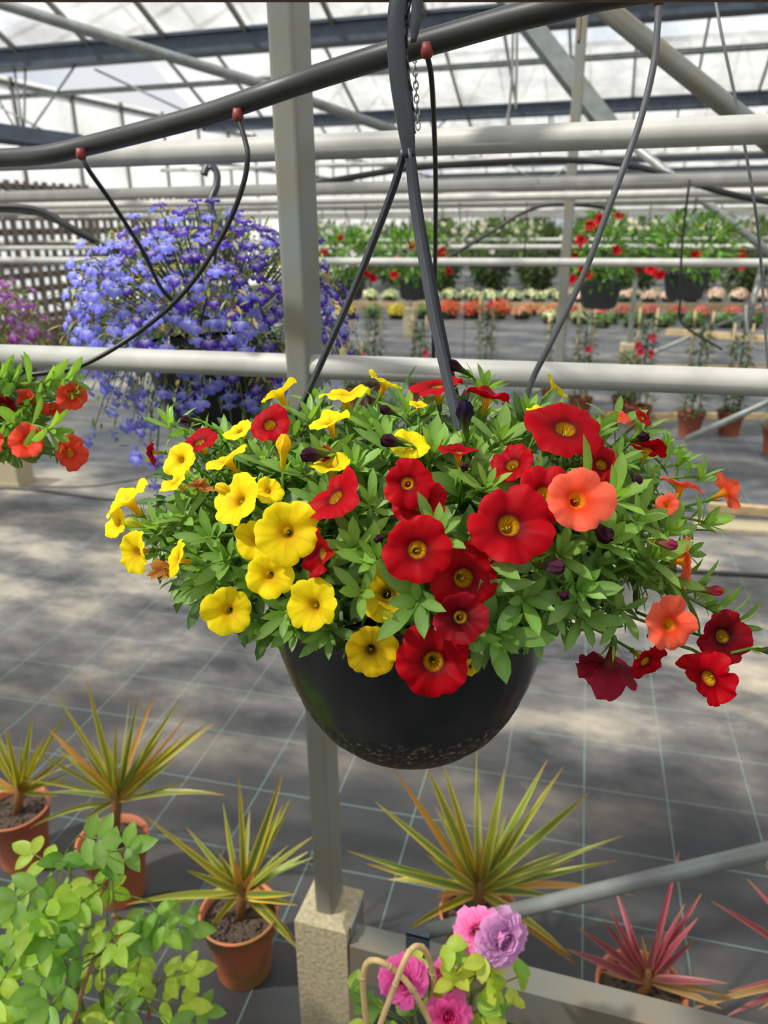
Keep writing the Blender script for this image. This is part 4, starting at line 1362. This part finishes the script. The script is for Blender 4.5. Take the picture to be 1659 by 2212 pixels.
gp = at_d(190, 2060, .86); gp = V((gp.x, gp.y, 0))
gr = thing('rose_bush', gp, 'lime-green leafy rose bush with brown cane hoops at lower left', 'rose bush')
make_pot(gr, gp, r=.10, h=.22, m=TERRA)
gc = V((gp.x, gp.y, .2))
GLEAF = [(170, 1805), (140, 1850), (215, 1850), (120, 1870), (70, 1900), (120, 1930), (190, 1900), (240, 1870), (255, 1850), (60, 1980), (130, 1990), (200, 1960), (165, 1960), (230, 2000), (90, 2040), (40, 2020), (140, 2040), (190, 2060), (270, 2030), (300, 2000), (310, 2050), (330, 2000), (30, 2060), (60, 2100), (120, 2090), (160, 2110), (20, 2130), (70, 2150), (130, 2160), (180, 2170), (230, 2150), (280, 2140), (340, 2110), (370, 2120), (330, 2160), (300, 2180), (250, 2190), (380, 2180), (40, 2190), (0, 2170), (100, 2200), (200, 2205), (150, 1910), (95, 1945), (215, 1925), (350, 2195), (20, 2095), (240, 2090), (260, 1980), (180, 2010), (110, 1900), (150, 2130)]
stems = []
for (px, py) in [(150, 1830), (240, 1870), (70, 1930), (200, 1960), (310, 2010), (40, 2060), (360, 2100), (120, 2040), (220, 2060), (150, 2150), (290, 2150)]:
    tp = at_d(px, py, .86 + rnd(-.06, .06))
    m = MB(); ps = smooth_path([gc + rand_unit() * .01, gc.lerp(tp, .5) + V((rnd(-.03, .03), rnd(-.02, .02), .03)), tp], 5)
    m.tube(ps, [.0026 - .0016 * i / (len(ps) - 1) for i in range(len(ps))], 7, S(96, 110, 56))
    m.build('stem', STEM, gr); stems.append(ps)
for (px, py) in GLEAF + [(random.gauss(170, 85), rnd(1930, 2215)) for _ in range(8)]:
    p = at_d(px, py, .86 + rnd(-.09, .05))
    best = min((s for ps in stems for s in ps[3:]), key=lambda s: (s - p).length)
    d = (p - best); d = d.normalized() if d.length > .005 else rand_unit()
    col = random.choice([S(158, 196, 44), S(132, 180, 44), S(96, 150, 40), S(178, 206, 60), S(120, 164, 58)])
    m = MB()
    m.tube([best, p], .0012, 5, S(120, 140, 60))
    rose_leaf(m, p - d * .01, (d + rand_unit() * .5).normalized(), (V((0, 0, 1)) + cdir(0, 0, 1) * .9 + rand_unit() * .45).normalized(), rnd(.031, .041), col)
    m.build('compound_leaf', LEAF, gr)
hoop(gr, [at_d(160, 2212, .80), at_d(175, 2150, .80), at_d(195, 2090, .81), at_d(215, 2050, .83), at_d(245, 2030, .86), at_d(275, 2045, .9)], .0032, CANED)
hoop(gr, [at_d(222, 2050, .84), at_d(245, 2052, .84), at_d(262, 2010, .85), at_d(250, 1985, .86), at_d(246, 1978, .86)], .0035, CANED)
hoop(gr, [at_d(279, 2130, .90), at_d(280, 2085, .9), at_d(292, 2072, .9), at_d(312, 2100, .9), at_d(320, 2140, .9), at_d(322, 2200, .9)], .0035, CANED)

rpz = at_d(960, 2120, .80); rp_ = V((rpz.x, rpz.y, 0))
pr = thing('rose_bush', rp_, 'pink-flowered rose with pale bent cane hoops at bottom centre', 'rose bush')
make_pot(pr, rp_, r=.10, h=.22)
rc_ = V((rp_.x, rp_.y, .2))
def rose_bloom(parent, p, ax, R, c0, c1, label, n=95):
    ax = ax.normalized(); a = ax.orthogonal().normalized(); b = ax.cross(a)
    m = MB()
    for k in range(n):
        f = (k + 1) / n
        w = k * 2.39996
        rad = a * math.cos(w) + b * math.sin(w)
        tang = ax.cross(rad)
        tilt = .15 + f * 1.15 + rnd(-.1, .1)
        L = R * (.35 + .55 * f) * rnd(.9, 1.1)
        Wd = R * (.22 + .26 * f) * rnd(.85, 1.15)
        base = p - ax * R * .45 * (1 - f * .2) + rad * R * .16 * f
        vs, cs, fs = [], [], []
        for i in range(4):
            s = i / 3
            an = tilt + (.6 if f > .5 else -.35) * (s - .4)
            d = rad * math.sin(an) + ax * math.cos(an)
            nn = rad * math.cos(an) - ax * math.sin(an)
            q = base + d * L * s
            hw_ = Wd * (.35 + .65 * math.sin(PI * (.15 + .75 * s)))
            for j in range(4):
                u = j / 1.5 - 1
                vs.append(q + tang * hw_ * u * .8 - nn * hw_ * .28 * u * u + rand_unit() * R * .015)
                cs.append(jit(mix(c0, c1, s * .8 + .2 * f), .07))
            if i:
                for j in range(3):
                    x = i * 4 + j
                    fs.append((x - 4, x - 3, x + 1, x))
        m.add(vs, fs, cs)
    o = m.build('rose_bloom', PETAL, parent)
    o['label'] = label
    c = MB()
    e = p - ax * R * .5
    for k in range(5):
        w = k * 1.2566
        rad = a * math.cos(w) + b * math.sin(w)
        leaf(c, e, rad + ax * .4, ax, R * .7, R * .22, .3, jit(G_BRIGHT), rows=4, shape=2)
    c.tube(smooth_path([e + ax * R * .1, e - ax * .02 - V((0, 0, .01)), (e - V((0, 0, .06))).lerp(rc_, .2), rc_ + rand_unit() * .01], 4), .0022, 6, S(110, 130, 60))
    c.build('sepals', LEAF, o, origin=root_loc(parent))
PK, PK2, LAV = S(238, 92, 176), S(246, 150, 204), S(206, 142, 204)
rose_bloom(pr, at_d(1030, 2016, .80), cdir(-.35, .25, .85), .034, S(232, 84, 170), PK2, 'pink full rose')
rose_bloom(pr, at_d(1094, 2036, .79), cdir(.35, .05, .9), .040, S(196, 124, 190), S(222, 168, 216), 'lavender-pink open rose')
rose_bloom(pr, at_d(868, 2122, .78), cdir(-.2, .25, .9), .036, S(236, 70, 168), S(242, 120, 196), 'bright pink full rose')
rose_bloom(pr, at_d(948, 2102, .83), cdir(-.5, .35, .3), .027, S(236, 90, 172), S(240, 130, 190), 'half-hidden pink rose', n=30)
rose_bloom(pr, at_d(972, 2200, .76), cdir(.1, .4, .85), .034, S(236, 70, 160), S(244, 110, 186), 'pink rose cut by the bottom edge', n=30)
for (px, py, dd, sz) in [(965, 2040, .80, .024), (985, 2075, .79, .022), (1010, 2060, .81, .024), (1045, 2070, .78, .022), (985, 2110, .79, .022), (1020, 2120, .80, .022), (1060, 2090, .79, .024), (1085, 2110, .80, .024), (1120, 2110, .80, .026), (1030, 2160, .79, .026), (1060, 2170, .79, .022), (1090, 2200, .79, .026), (990, 2150, .80, .026), (1050, 2130, .80, .022), (930, 2160, .79, .022), (900, 2180, .80, .020), (860, 2190, .80, .022), (775, 2170, .84, .024), (760, 2140, .85, .022), (800, 2150, .85, .024), (820, 2190, .84, .022), (840, 2210, .83, .022), (1010, 2200, .79, .024), (1110, 2170, .82, .022), (920, 2200, .8, .02), (895, 2080, .84, .018), (785, 2205, .84, .02)]:
    p = at_d(px, py, dd)
    m = MB()
    d = (rand_unit() + RIGHT * .2).normalized()
    rs = V((rc_.x, rc_.y, p.z - .06)).lerp(p, .5)
    m.tube([rs, p], .0012, 5, S(130, 150, 60))
    col = random.choice([S(170, 196, 52), S(146, 186, 54), S(110, 158, 56), S(186, 204, 60)])
    upv = (V((0, 0, 1)) + cdir(0, 0, 1) * .9 + rand_unit() * .4).normalized()
    for k in range(3):
        dd_ = (d + rand_unit() * .9).normalized()
        leaf(m, p, dd_, upv, sz * rnd(1.35, 1.75), sz * 1.1, rnd(.1, .5), jit(col, .1), shape=1, fold=.2)
    m.build('compound_leaf', LEAF, pr)
m = MB()
for k in range(6):
    tp = at_d(rnd(820, 1080), rnd(2060, 2180), .80)
    m = MB(); m.tube(smooth_path([rc_ + rand_unit() * .01, rc_.lerp(tp, .5) + rand_unit() * .02, tp], 4), .0026, 6, S(110, 130, 60)); m.build('stem', STEM, pr)
hoop(pr, [at_d(800, 2260, .77), at_d(792, 2212, .77), at_d(784, 2130, .77), at_d(788, 2090, .77), at_d(802, 2075, .77), at_d(828, 2080, .765), at_d(866, 2108, .765), at_d(895, 2145, .76), at_d(930, 2212, .76), at_d(945, 2260, .76)], .0042, CANE)
hoop(pr, [at_d(812, 2260, .74), at_d(822, 2212, .74), at_d(845, 2150, .745), at_d(870, 2085, .75), at_d(886, 2054, .76), at_d(904, 2044, .77), at_d(922, 2060, .78), at_d(936, 2110, .79), at_d(938, 2170, .80), at_d(938, 2240, .80)], .0042, CANE)

# ------------------------------------------------------------------ baskets farther back
def simple_leaf_ball(mb, c, rx, rz, n, L, cols, rows=3, shape=1, lift=.25):
    for i in range(n):
        e = rand_unit()
        k = rnd(.45, 1.02) if rnd(0, 1) < .55 else rnd(.85, 1.05)
        p = c + V((e.x * rx, e.y * rx, e.z * rz)) * k
        leaf(mb, p, e + rand_unit() * .7 + V((0, 0, lift)), V((0, 0, 1)) + rand_unit() * .5, L * rnd(.7, 1.2), L * .48, rnd(0, .8), jit(random.choice(cols), .2), rows=rows, shape=shape)

def far_basket(pot_px, t_, label, flowers, rx=.20, rz=.20, pal=CRIM, rails=zu, n=620, cols=None, group=None, Rf=.037):
    c = at_y(pot_px[0], pot_px[1], t_)          # rim centre, on the plane of its rail
    t = thing('hanging_basket', c - V((0, 0, .15)), label, 'hanging basket', group)
    q = MB(); q.lathe([(.001, 0), (.085, 0), (.092, .012), (.098, .014), (.120, .13), (.126, .132), (.126, .152), (.116, .152), (.112, .12)], 32, c - V((0, 0, .15)), closed=False)
    q.build('pot', GREYP2, t)
    m = MB()
    cc = c + V((0, 0, rz * .72))
    simple_leaf_ball(m, cc, rx, rz, n, .056, cols or [S(86, 140, 36), S(122, 172, 48), S(52, 98, 28), S(70, 118, 34)])
    o = m.build('foliage', LEAF, t); o['kind'] = 'stuff'
    for (dx, dz, f) in flowers:
        w = rnd(0, 6.28)
        ax = cdir(dx * .6 + rnd(-.2, .2), rnd(-.1, .4), 1)
        p = cc + RIGHT * (dx * rx) + V((0, 0, dz * rz)) - FH * (rx * f)
        m = MB()
        corolla(m, p, ax, Rf * rnd(.85, 1.15), pal, cup=.1, ruf=.1, notch=.25, segs=20, tube_len=1.2, rings=[(.06, -1.2), (.12, -.6), (.2, -.15), (.4, 0), (.75, .04), (1, -.03)])
        o = m.build('flower', PETAL, t)
    top = V((c.x, c.y, rails))
    for w in (.5, 2.6, 4.7):
        m = MB(); m.tube([c + V((.12 * math.cos(w), .12 * math.sin(w), 0)), top - V((0, 0, .04))], .0022, 5); m.build('strand', GREYP, t)
    m = MB(); m.tube(smooth_path([top - V((0, 0, .06)), top + V((0, -.022, -.025)), top + V((0, -.024, .005)), top + V((0, 0, .024)), top + V((0, .024, .0))], 4), .004, 6); m.build('hook', GREYP, t)
    return t
GREYP2 = mat('dark_grey_pot', S(66, 70, 74), .5)
fb1 = far_basket((1298, 607), 4.75, 'grey pot of red-flowered dipladenia hanging clear in front of the right-hand bed', [(-.25, .85, .4), (-.75, .35, .4), (-.9, 0, .3), (-.7, -.35, .7), (-.62, -.5, .8), (-.95, -.65, .5), (.1, .1, .95), (.85, -.35, .5), (-.55, .7, .5), (.3, .95, .2)], rz=.21)
fb2 = far_basket((1484, 585), 4.75, 'wider leafy red-flowered basket, right neighbour of the clear grey pot', [(-.95, -.6, .5), (-.8, -.8, .6), (-.2, -.2, .9), (.9, -.2, .5), (.95, -.5, .4)], rx=.255, rz=.17)
fb3 = far_basket((895, 598), 5.4, 'red-flowered basket half hidden behind the front hanger strand', [(.75, .2, .6), (.7, .1, .7), (-.5, -.1, .8), (-.6, -.6, .8), (.95, -.5, .4), (-.1, .4, .9)], rx=.24, rz=.19)
fb4 = far_basket((752, 600), 5.4, 'red-flowered basket between the post and the left hanger strand', [(-.2, .7, .6), (.6, -.5, .8), (.8, -.7, .6), (-.7, .2, .6), (.2, -.1, .9), (-.6, -.5, .5)], rx=.22, rz=.19, pal=CRIM)
WHT = dict(edge=S(240, 238, 225), mid=S(235, 230, 210), ring=S(220, 205, 160), throat=S(225, 190, 90), vein=S(220, 215, 190))
OR = dict(edge=S(245, 190, 90), mid=S(240, 175, 70), ring=S(225, 140, 50), throat=S(220, 130, 40), vein=S(220, 150, 60))
fw = [(rnd(-.95, .95), rnd(-.7, .9), rnd(.3, .95)) for _ in range(16)]
DC = [S(70, 104, 40), S(50, 80, 32), S(96, 128, 56), S(78, 110, 46)]
wb = far_basket((1085, 550), 8.2, 'white-flowered basket between the black diagonal hose and the slim post', fw, rx=.30, rz=.19, pal=WHT, n=520, cols=DC, group='white-flowered baskets in the far row', Rf=.03)
for (px, py, t_, lab, rz_) in [(955, 548, 8.4, 'white-flowered basket just right of the long black drip tube', 1.1), (700, 548, 8.8, 'white-flowered basket just right of the near post', 2.0), (1545, 545, 7.6, 'white-flowered basket near the right edge behind the diagonal tube', 3.0), (1700, 540, 7.0, 'dark leafy basket cut by the right edge', .7), (1395, 545, 8.5, 'white-flowered basket between the two red baskets at right', 4.0)]:
    dup(wb, at_y(px, 549, 8.2) - V((0, 0, .15)), 0, lab)
for i, px in enumerate((690, 800, 910, 1020, 1130, 1240, 1350, 1460, 1570, 1680)):
    wq = at_y(px, 524, 13.5)
    dup(wb, V((wq.x, wq.y, wb.location.z)), 0, 'small distant white-flowered basket in the farthest hanging row', 'distant baskets in the farthest row')

# ------------------------------------------------------------------ potted climbers on the fabric
def climber(pos, h, label, nfl, group='staked climbers on the ground fabric'):
    c = V((pos.x, pos.y, 0))
    t = thing('potted_climber', c, label, 'potted plant', group)
    make_pot(t, c, r=.105, h=.19, m=TERRAR)
    for dx in (-.05, .05):
        m = MB(); m.tube([c + V((dx, 0, .12)), c + V((dx * 1.3, 0, h))], .008, 6); m.build('stake', WOOD, t)
    m = MB()
    m.tube([c + V((0, 0, .15)), c + V((.01, 0, h * .8))], .006, 5, S(90, 80, 50))
    for i in range(330):
        z = rnd(.16, h * .95); w = rnd(0, 6.28); r = rnd(.02, .11) * (1.15 - .5 * z / h)
        p = c + V((r * math.cos(w), r * math.sin(w), z))
        leaf(m, p, V((math.cos(w), math.sin(w), rnd(-.3, .5))), V((0, 0, 1)), rnd(.045, .07), .03, rnd(0, .8), jit(random.choice([S(46, 78, 34), S(72, 106, 44), S(38, 64, 32)]), .2), rows=3, shape=1)
    o = m.build('foliage', LEAF, t); o['kind'] = 'stuff'
    for k in range(nfl):
        p = c + V((rnd(-.12, .12), -.08, rnd(.3, h * .95)))
        m = MB(); corolla(m, p, V((rnd(-.4, .4), -1, .2)), .036, PINKF, cup=.1, ruf=.1, notch=.25, segs=20, rings=[(.06, -1.0), (.12, -.5), (.2, -.15), (.4, 0), (.75, .04), (1, -.03)])
        m.build('flower', PETAL, t)
    return t
TERRAR = mat('red_terracotta', S(158, 86, 62), .55, noise=(8, .8, 1.1))
for (px, py, h, lab, nf) in [(1375, 925, .95, 'staked climber with pink flowers behind the coral side of the basket', 4), (1345, 905, .6, 'low staked climber hidden behind the uppermost right leaves of the basket', 0), (1487, 942, .95, 'bushy staked climber in the most fully visible terracotta pot at right', 0), (1573, 938, .85, 'sparse staked climber in the pot crossed by the thin pale brace', 0), (1672, 978, .9, 'potted climber cut by the right edge', 0), (1250, 905, .95, 'slender staked climber left of the diagonal drip tube end', 1), (1190, 880, .8, 'short leafy climber touching the grey drip tube', 1), (1045, 860, .95, 'staked climber in the gap right of the front hanger strand', 2), (905, 870, .8, 'staked climber behind the black vertical drip tube', 1), (810, 872, .95, 'twin-staked climber right of the left hanger strand', 1), (770, 880, .6, 'low pink-flowered climber near the left hanger strand', 2), (375, 900, .75, 'potted plant on the floor seen under the lobelia, left one', 0), (470, 905, .75, 'potted plant on the floor seen under the lobelia, middle one', 0), (560, 900, .75, 'potted plant on the floor seen under the lobelia, right one', 0)]:
    climber(at_z(px, py, 0), h, lab, nf)

# ------------------------------------------------------------------ bedding plants in rows, one mesh each
def bedding(flower_cols, leaf_cols, name, nfl=60, h=.2, r=.18):
    m = MB()
    c = V((0, 0, 0))
    m.lathe([(.001, 0), (r * .7, 0), (r * .8, .08), (r * .7, .08)], 12, c, col=S(40, 38, 36), closed=False)
    for i in range(110):
        e = rand_unit(); e.z = abs(e.z)
        p = V((e.x * r, e.y * r, .07 + e.z * (h - .07))) * rnd(.7, 1)
        leaf(m, p, e + rand_unit() * .5, V((0, 0, 1)), .05, .028, .4, jit(random.choice(leaf_cols), .2), rows=2, shape=1)
    for i in range(nfl):
        e = rand_unit(); e.z = abs(e.z) * .9 + .1
        p = V((e.x * r * 1.02, e.y * r * 1.02, .075 + e.z * (h - .05)))
        a = e.orthogonal().normalized() * .024; b = e.cross(a)
        cc = jit(random.choice(flower_cols), .12)
        vs = [p + e * .008] + [p + (a * math.cos(w * 1.047) + b * math.sin(w * 1.047)) for w in range(6)]
        m.add(vs, [(0, k + 1, (k + 1) % 6 + 1) for k in range(6)], cc)
    return m.build(name, LEAF)
GL = [S(92, 140, 52), S(70, 112, 44), S(110, 150, 64)]
kinds = {
 'cream': (bedding([S(236, 236, 205), S(222, 226, 190)], GL, 'bedding_plant', 45), 'cream-white bedding plant in the far back bed', 'cream bedding plants in the back bed'),
 'pale': (bedding([S(240, 200, 195), S(236, 214, 205)], GL, 'bedding_plant', 70), 'pale pink bedding plant in the far back bed at right', 'pale pink bedding plants in the back bed'),
 'red': (bedding([S(226, 66, 46), S(236, 88, 56)], GL, 'bedding_plant', 80, .26, .22), 'bright red-orange bedding plant in the front bed', 'red-orange bedding plants in the front bed'),
 'yellow': (bedding([S(226, 200, 50), S(206, 190, 60)], GL, 'bedding_plant', 70), 'yellow bedding plant in the front bed', 'yellow bedding plants in the front bed'),
 'peach': (bedding([S(236, 160, 120), S(232, 140, 110)], GL, 'bedding_plant', 60), 'peach bedding plant in the front bed beside the red ones', 'peach bedding plants in the front bed'),
 'pink': (bedding([S(230, 90, 110), S(236, 110, 120)], GL, 'bedding_plant', 55), 'rose-pink bedding plant in the front bed at right', 'rose-pink bedding plants in the front bed'),
 'green': (bedding([S(120, 160, 80)], GL, 'bedding_plant', 10), 'low green bedding plant in the front bed', 'green bedding plants in the front bed'),
}
used = {}
def put_bed(kind, p):
    o, lab, grp = kinds[kind]
    if kind in used:
        c = o.copy(); COL.objects.link(c)
    else:
        c = o; used[kind] = 1
    c.location = (p.x + rnd(-.03, .03), p.y + rnd(-.03, .03), 0)
    c.rotation_euler = (0, 0, rnd(0, 6.28))
    s = rnd(.92, 1.0); c.scale = (s, s, s)
    tag(c, lab, 'bedding plant', grp)
def bed_line(y, x0px, x1px, fn, step=.43):
    a, b = at_z(x0px, y, 0), at_z(x1px, y, 0)
    L = (b - a).length; n = max(1, int(L / step))
    for i in range(n + 1):
        p = a.lerp(b, i / n)
        px = x0px + (x1px - x0px) * i / n
        put_bed(fn(px), p)
front = lambda px: 'yellow' if px < 800 else ('green' if px < 835 else ('yellow' if px < 885 else ('green' if px < 960 else ('red' if px < 1135 else ('peach' if px < 1205 else ('pink' if px < 1260 else 'pink'))))))
bed_line(688, 750, 1690, front)
bed_line(680, 750, 1200, front)
bed_line(699, 1190, 1690, lambda px: 'cream' if px < 1255 else 'green')
bed_line(707, 1300, 1690, lambda px: 'green')
back = lambda px: 'cream' if px < 1230 else 'pale'
bed_line(652, 800, 1690, back)
bed_line(645, 800, 1690, back, .43)
for (a, b, z, w, lab) in [((1440, 722), (1700, 742), .08, .12, 'pale timber board on the ground before the pink bed'), ((700, 664), (1700, 672), .12, .08, 'long timber edging between the two flower beds'), ((1530, 1104), (1720, 1118), .05, .05, 'pale timber batten on the fabric right of the basket'), ((1190, 905), (1720, 905), .05, .04, 'timber edging board behind the potted climbers'), ((770, 786), (1700, 800), .04, .05, 'dark edging strip across the middle of the fabric')]:
    p0, p1 = at_z(*a, 0), at_z(*b, 0)
    m = MB(); m.strap([p0 + V((0, 0, z / 2)), p1 + V((0, 0, z / 2))], w, z, V((0, 0, 1)))
    tag(m.build('timber_board', WOOD, origin=p0, smooth=False), lab, 'board')
p0, p1 = at_z(1500, 1135, 0), at_z(1760, 1150, 0)
m = MB(); m.strap([p0 + V((0, 0, .01)), p1 + V((0, 0, .01))], .16, .02, V((0, 0, 1)))
tag(m.build('paving_strip', CONC, origin=p0, smooth=False), 'grey strip lying on the fabric beside the pale batten at right', 'strip')
def floor_hose(pts, r, lab):
    P = smooth_path([at_z(x, y, r) for x, y in pts], 6)
    m = MB(); m.tube(P, r, 8)
    tag(m.build('floor_hose', HOSE, origin=P[0]), lab, 'hose')
floor_hose([(-60, 1052), (60, 1056), (160, 1068), (260, 1080), (420, 1096)], .010, 'black hose lying on the fabric at left, behind the yellow flowers')
floor_hose([(-60, 1060), (80, 1052), (200, 1050), (300, 1035), (360, 1022), (420, 1015)], .005, 'thin loop of hose on the fabric left of the basket')
floor_hose([(1420, 1228), (1520, 1236), (1600, 1240), (1720, 1246), (2100, 1262), (2700, 1290)], .012, 'black hose lying on the fabric at right, below the basket leaves')
floor_hose([(250, 1965), (320, 1935), (380, 1925), (440, 1930), (500, 1950)], .0035, 'thin black hose curving between the two left cordyline pots')

# ------------------------------------------------------------------ hedge of shrubs far behind the beds
def shrub_mesh(r, h, n, cols):
    m = MB()
    m.tube([(0, 0, 0), (0, 0, h * .5)], [.03, .015], 6, S(90, 74, 54))
    for i in range(n):
        e = rand_unit(); k = rnd(.6, 1.03)
        p = V((e.x * r * k, e.y * r * k, h * .5 + e.z * h * .5 * k))
        leaf(m, p, e + rand_unit() * .6 + V((0, 0, .3)), V((0, 0, 1)) + rand_unit() * .5, rnd(.14, .22), .09, rnd(0, .7), jit(random.choice(cols), .22), rows=2, shape=1)
    return m
sh = [shrub_mesh(.44, 1.5, 800, [S(66, 92, 42), S(48, 72, 34), S(86, 112, 54)]).build('shrub', LEAF), shrub_mesh(.42, 1.65, 800, [S(56, 84, 38), S(80, 110, 48), S(44, 68, 32)]).build('shrub', LEAF)]
first = [True, True]
k = 0
for row, y in enumerate((19.5, 21.5, 24.5, 31.0, 42.0)):
    x = -6.5 + row * .3
    while x < 20 + row * 2:
        i = k % 2
        o = sh[i] if first[i] else None
        if o is None:
            o = sh[i].copy(); COL.objects.link(o)
        first[i] = False
        o.location = (x, y + (.35 if k % 2 else -.35), 0)
        o.rotation_euler = (0, 0, rnd(0, 6.28))
        s = rnd(.88, 1.08); o.scale = (s, s, s * rnd(.92, 1.04))
        tag(o, 'leafy shrub in the distant hedge rows behind the flower beds', 'shrub', 'shrubs in the distant hedge rows')
        x += 1.12 + .2 * row; k += 1
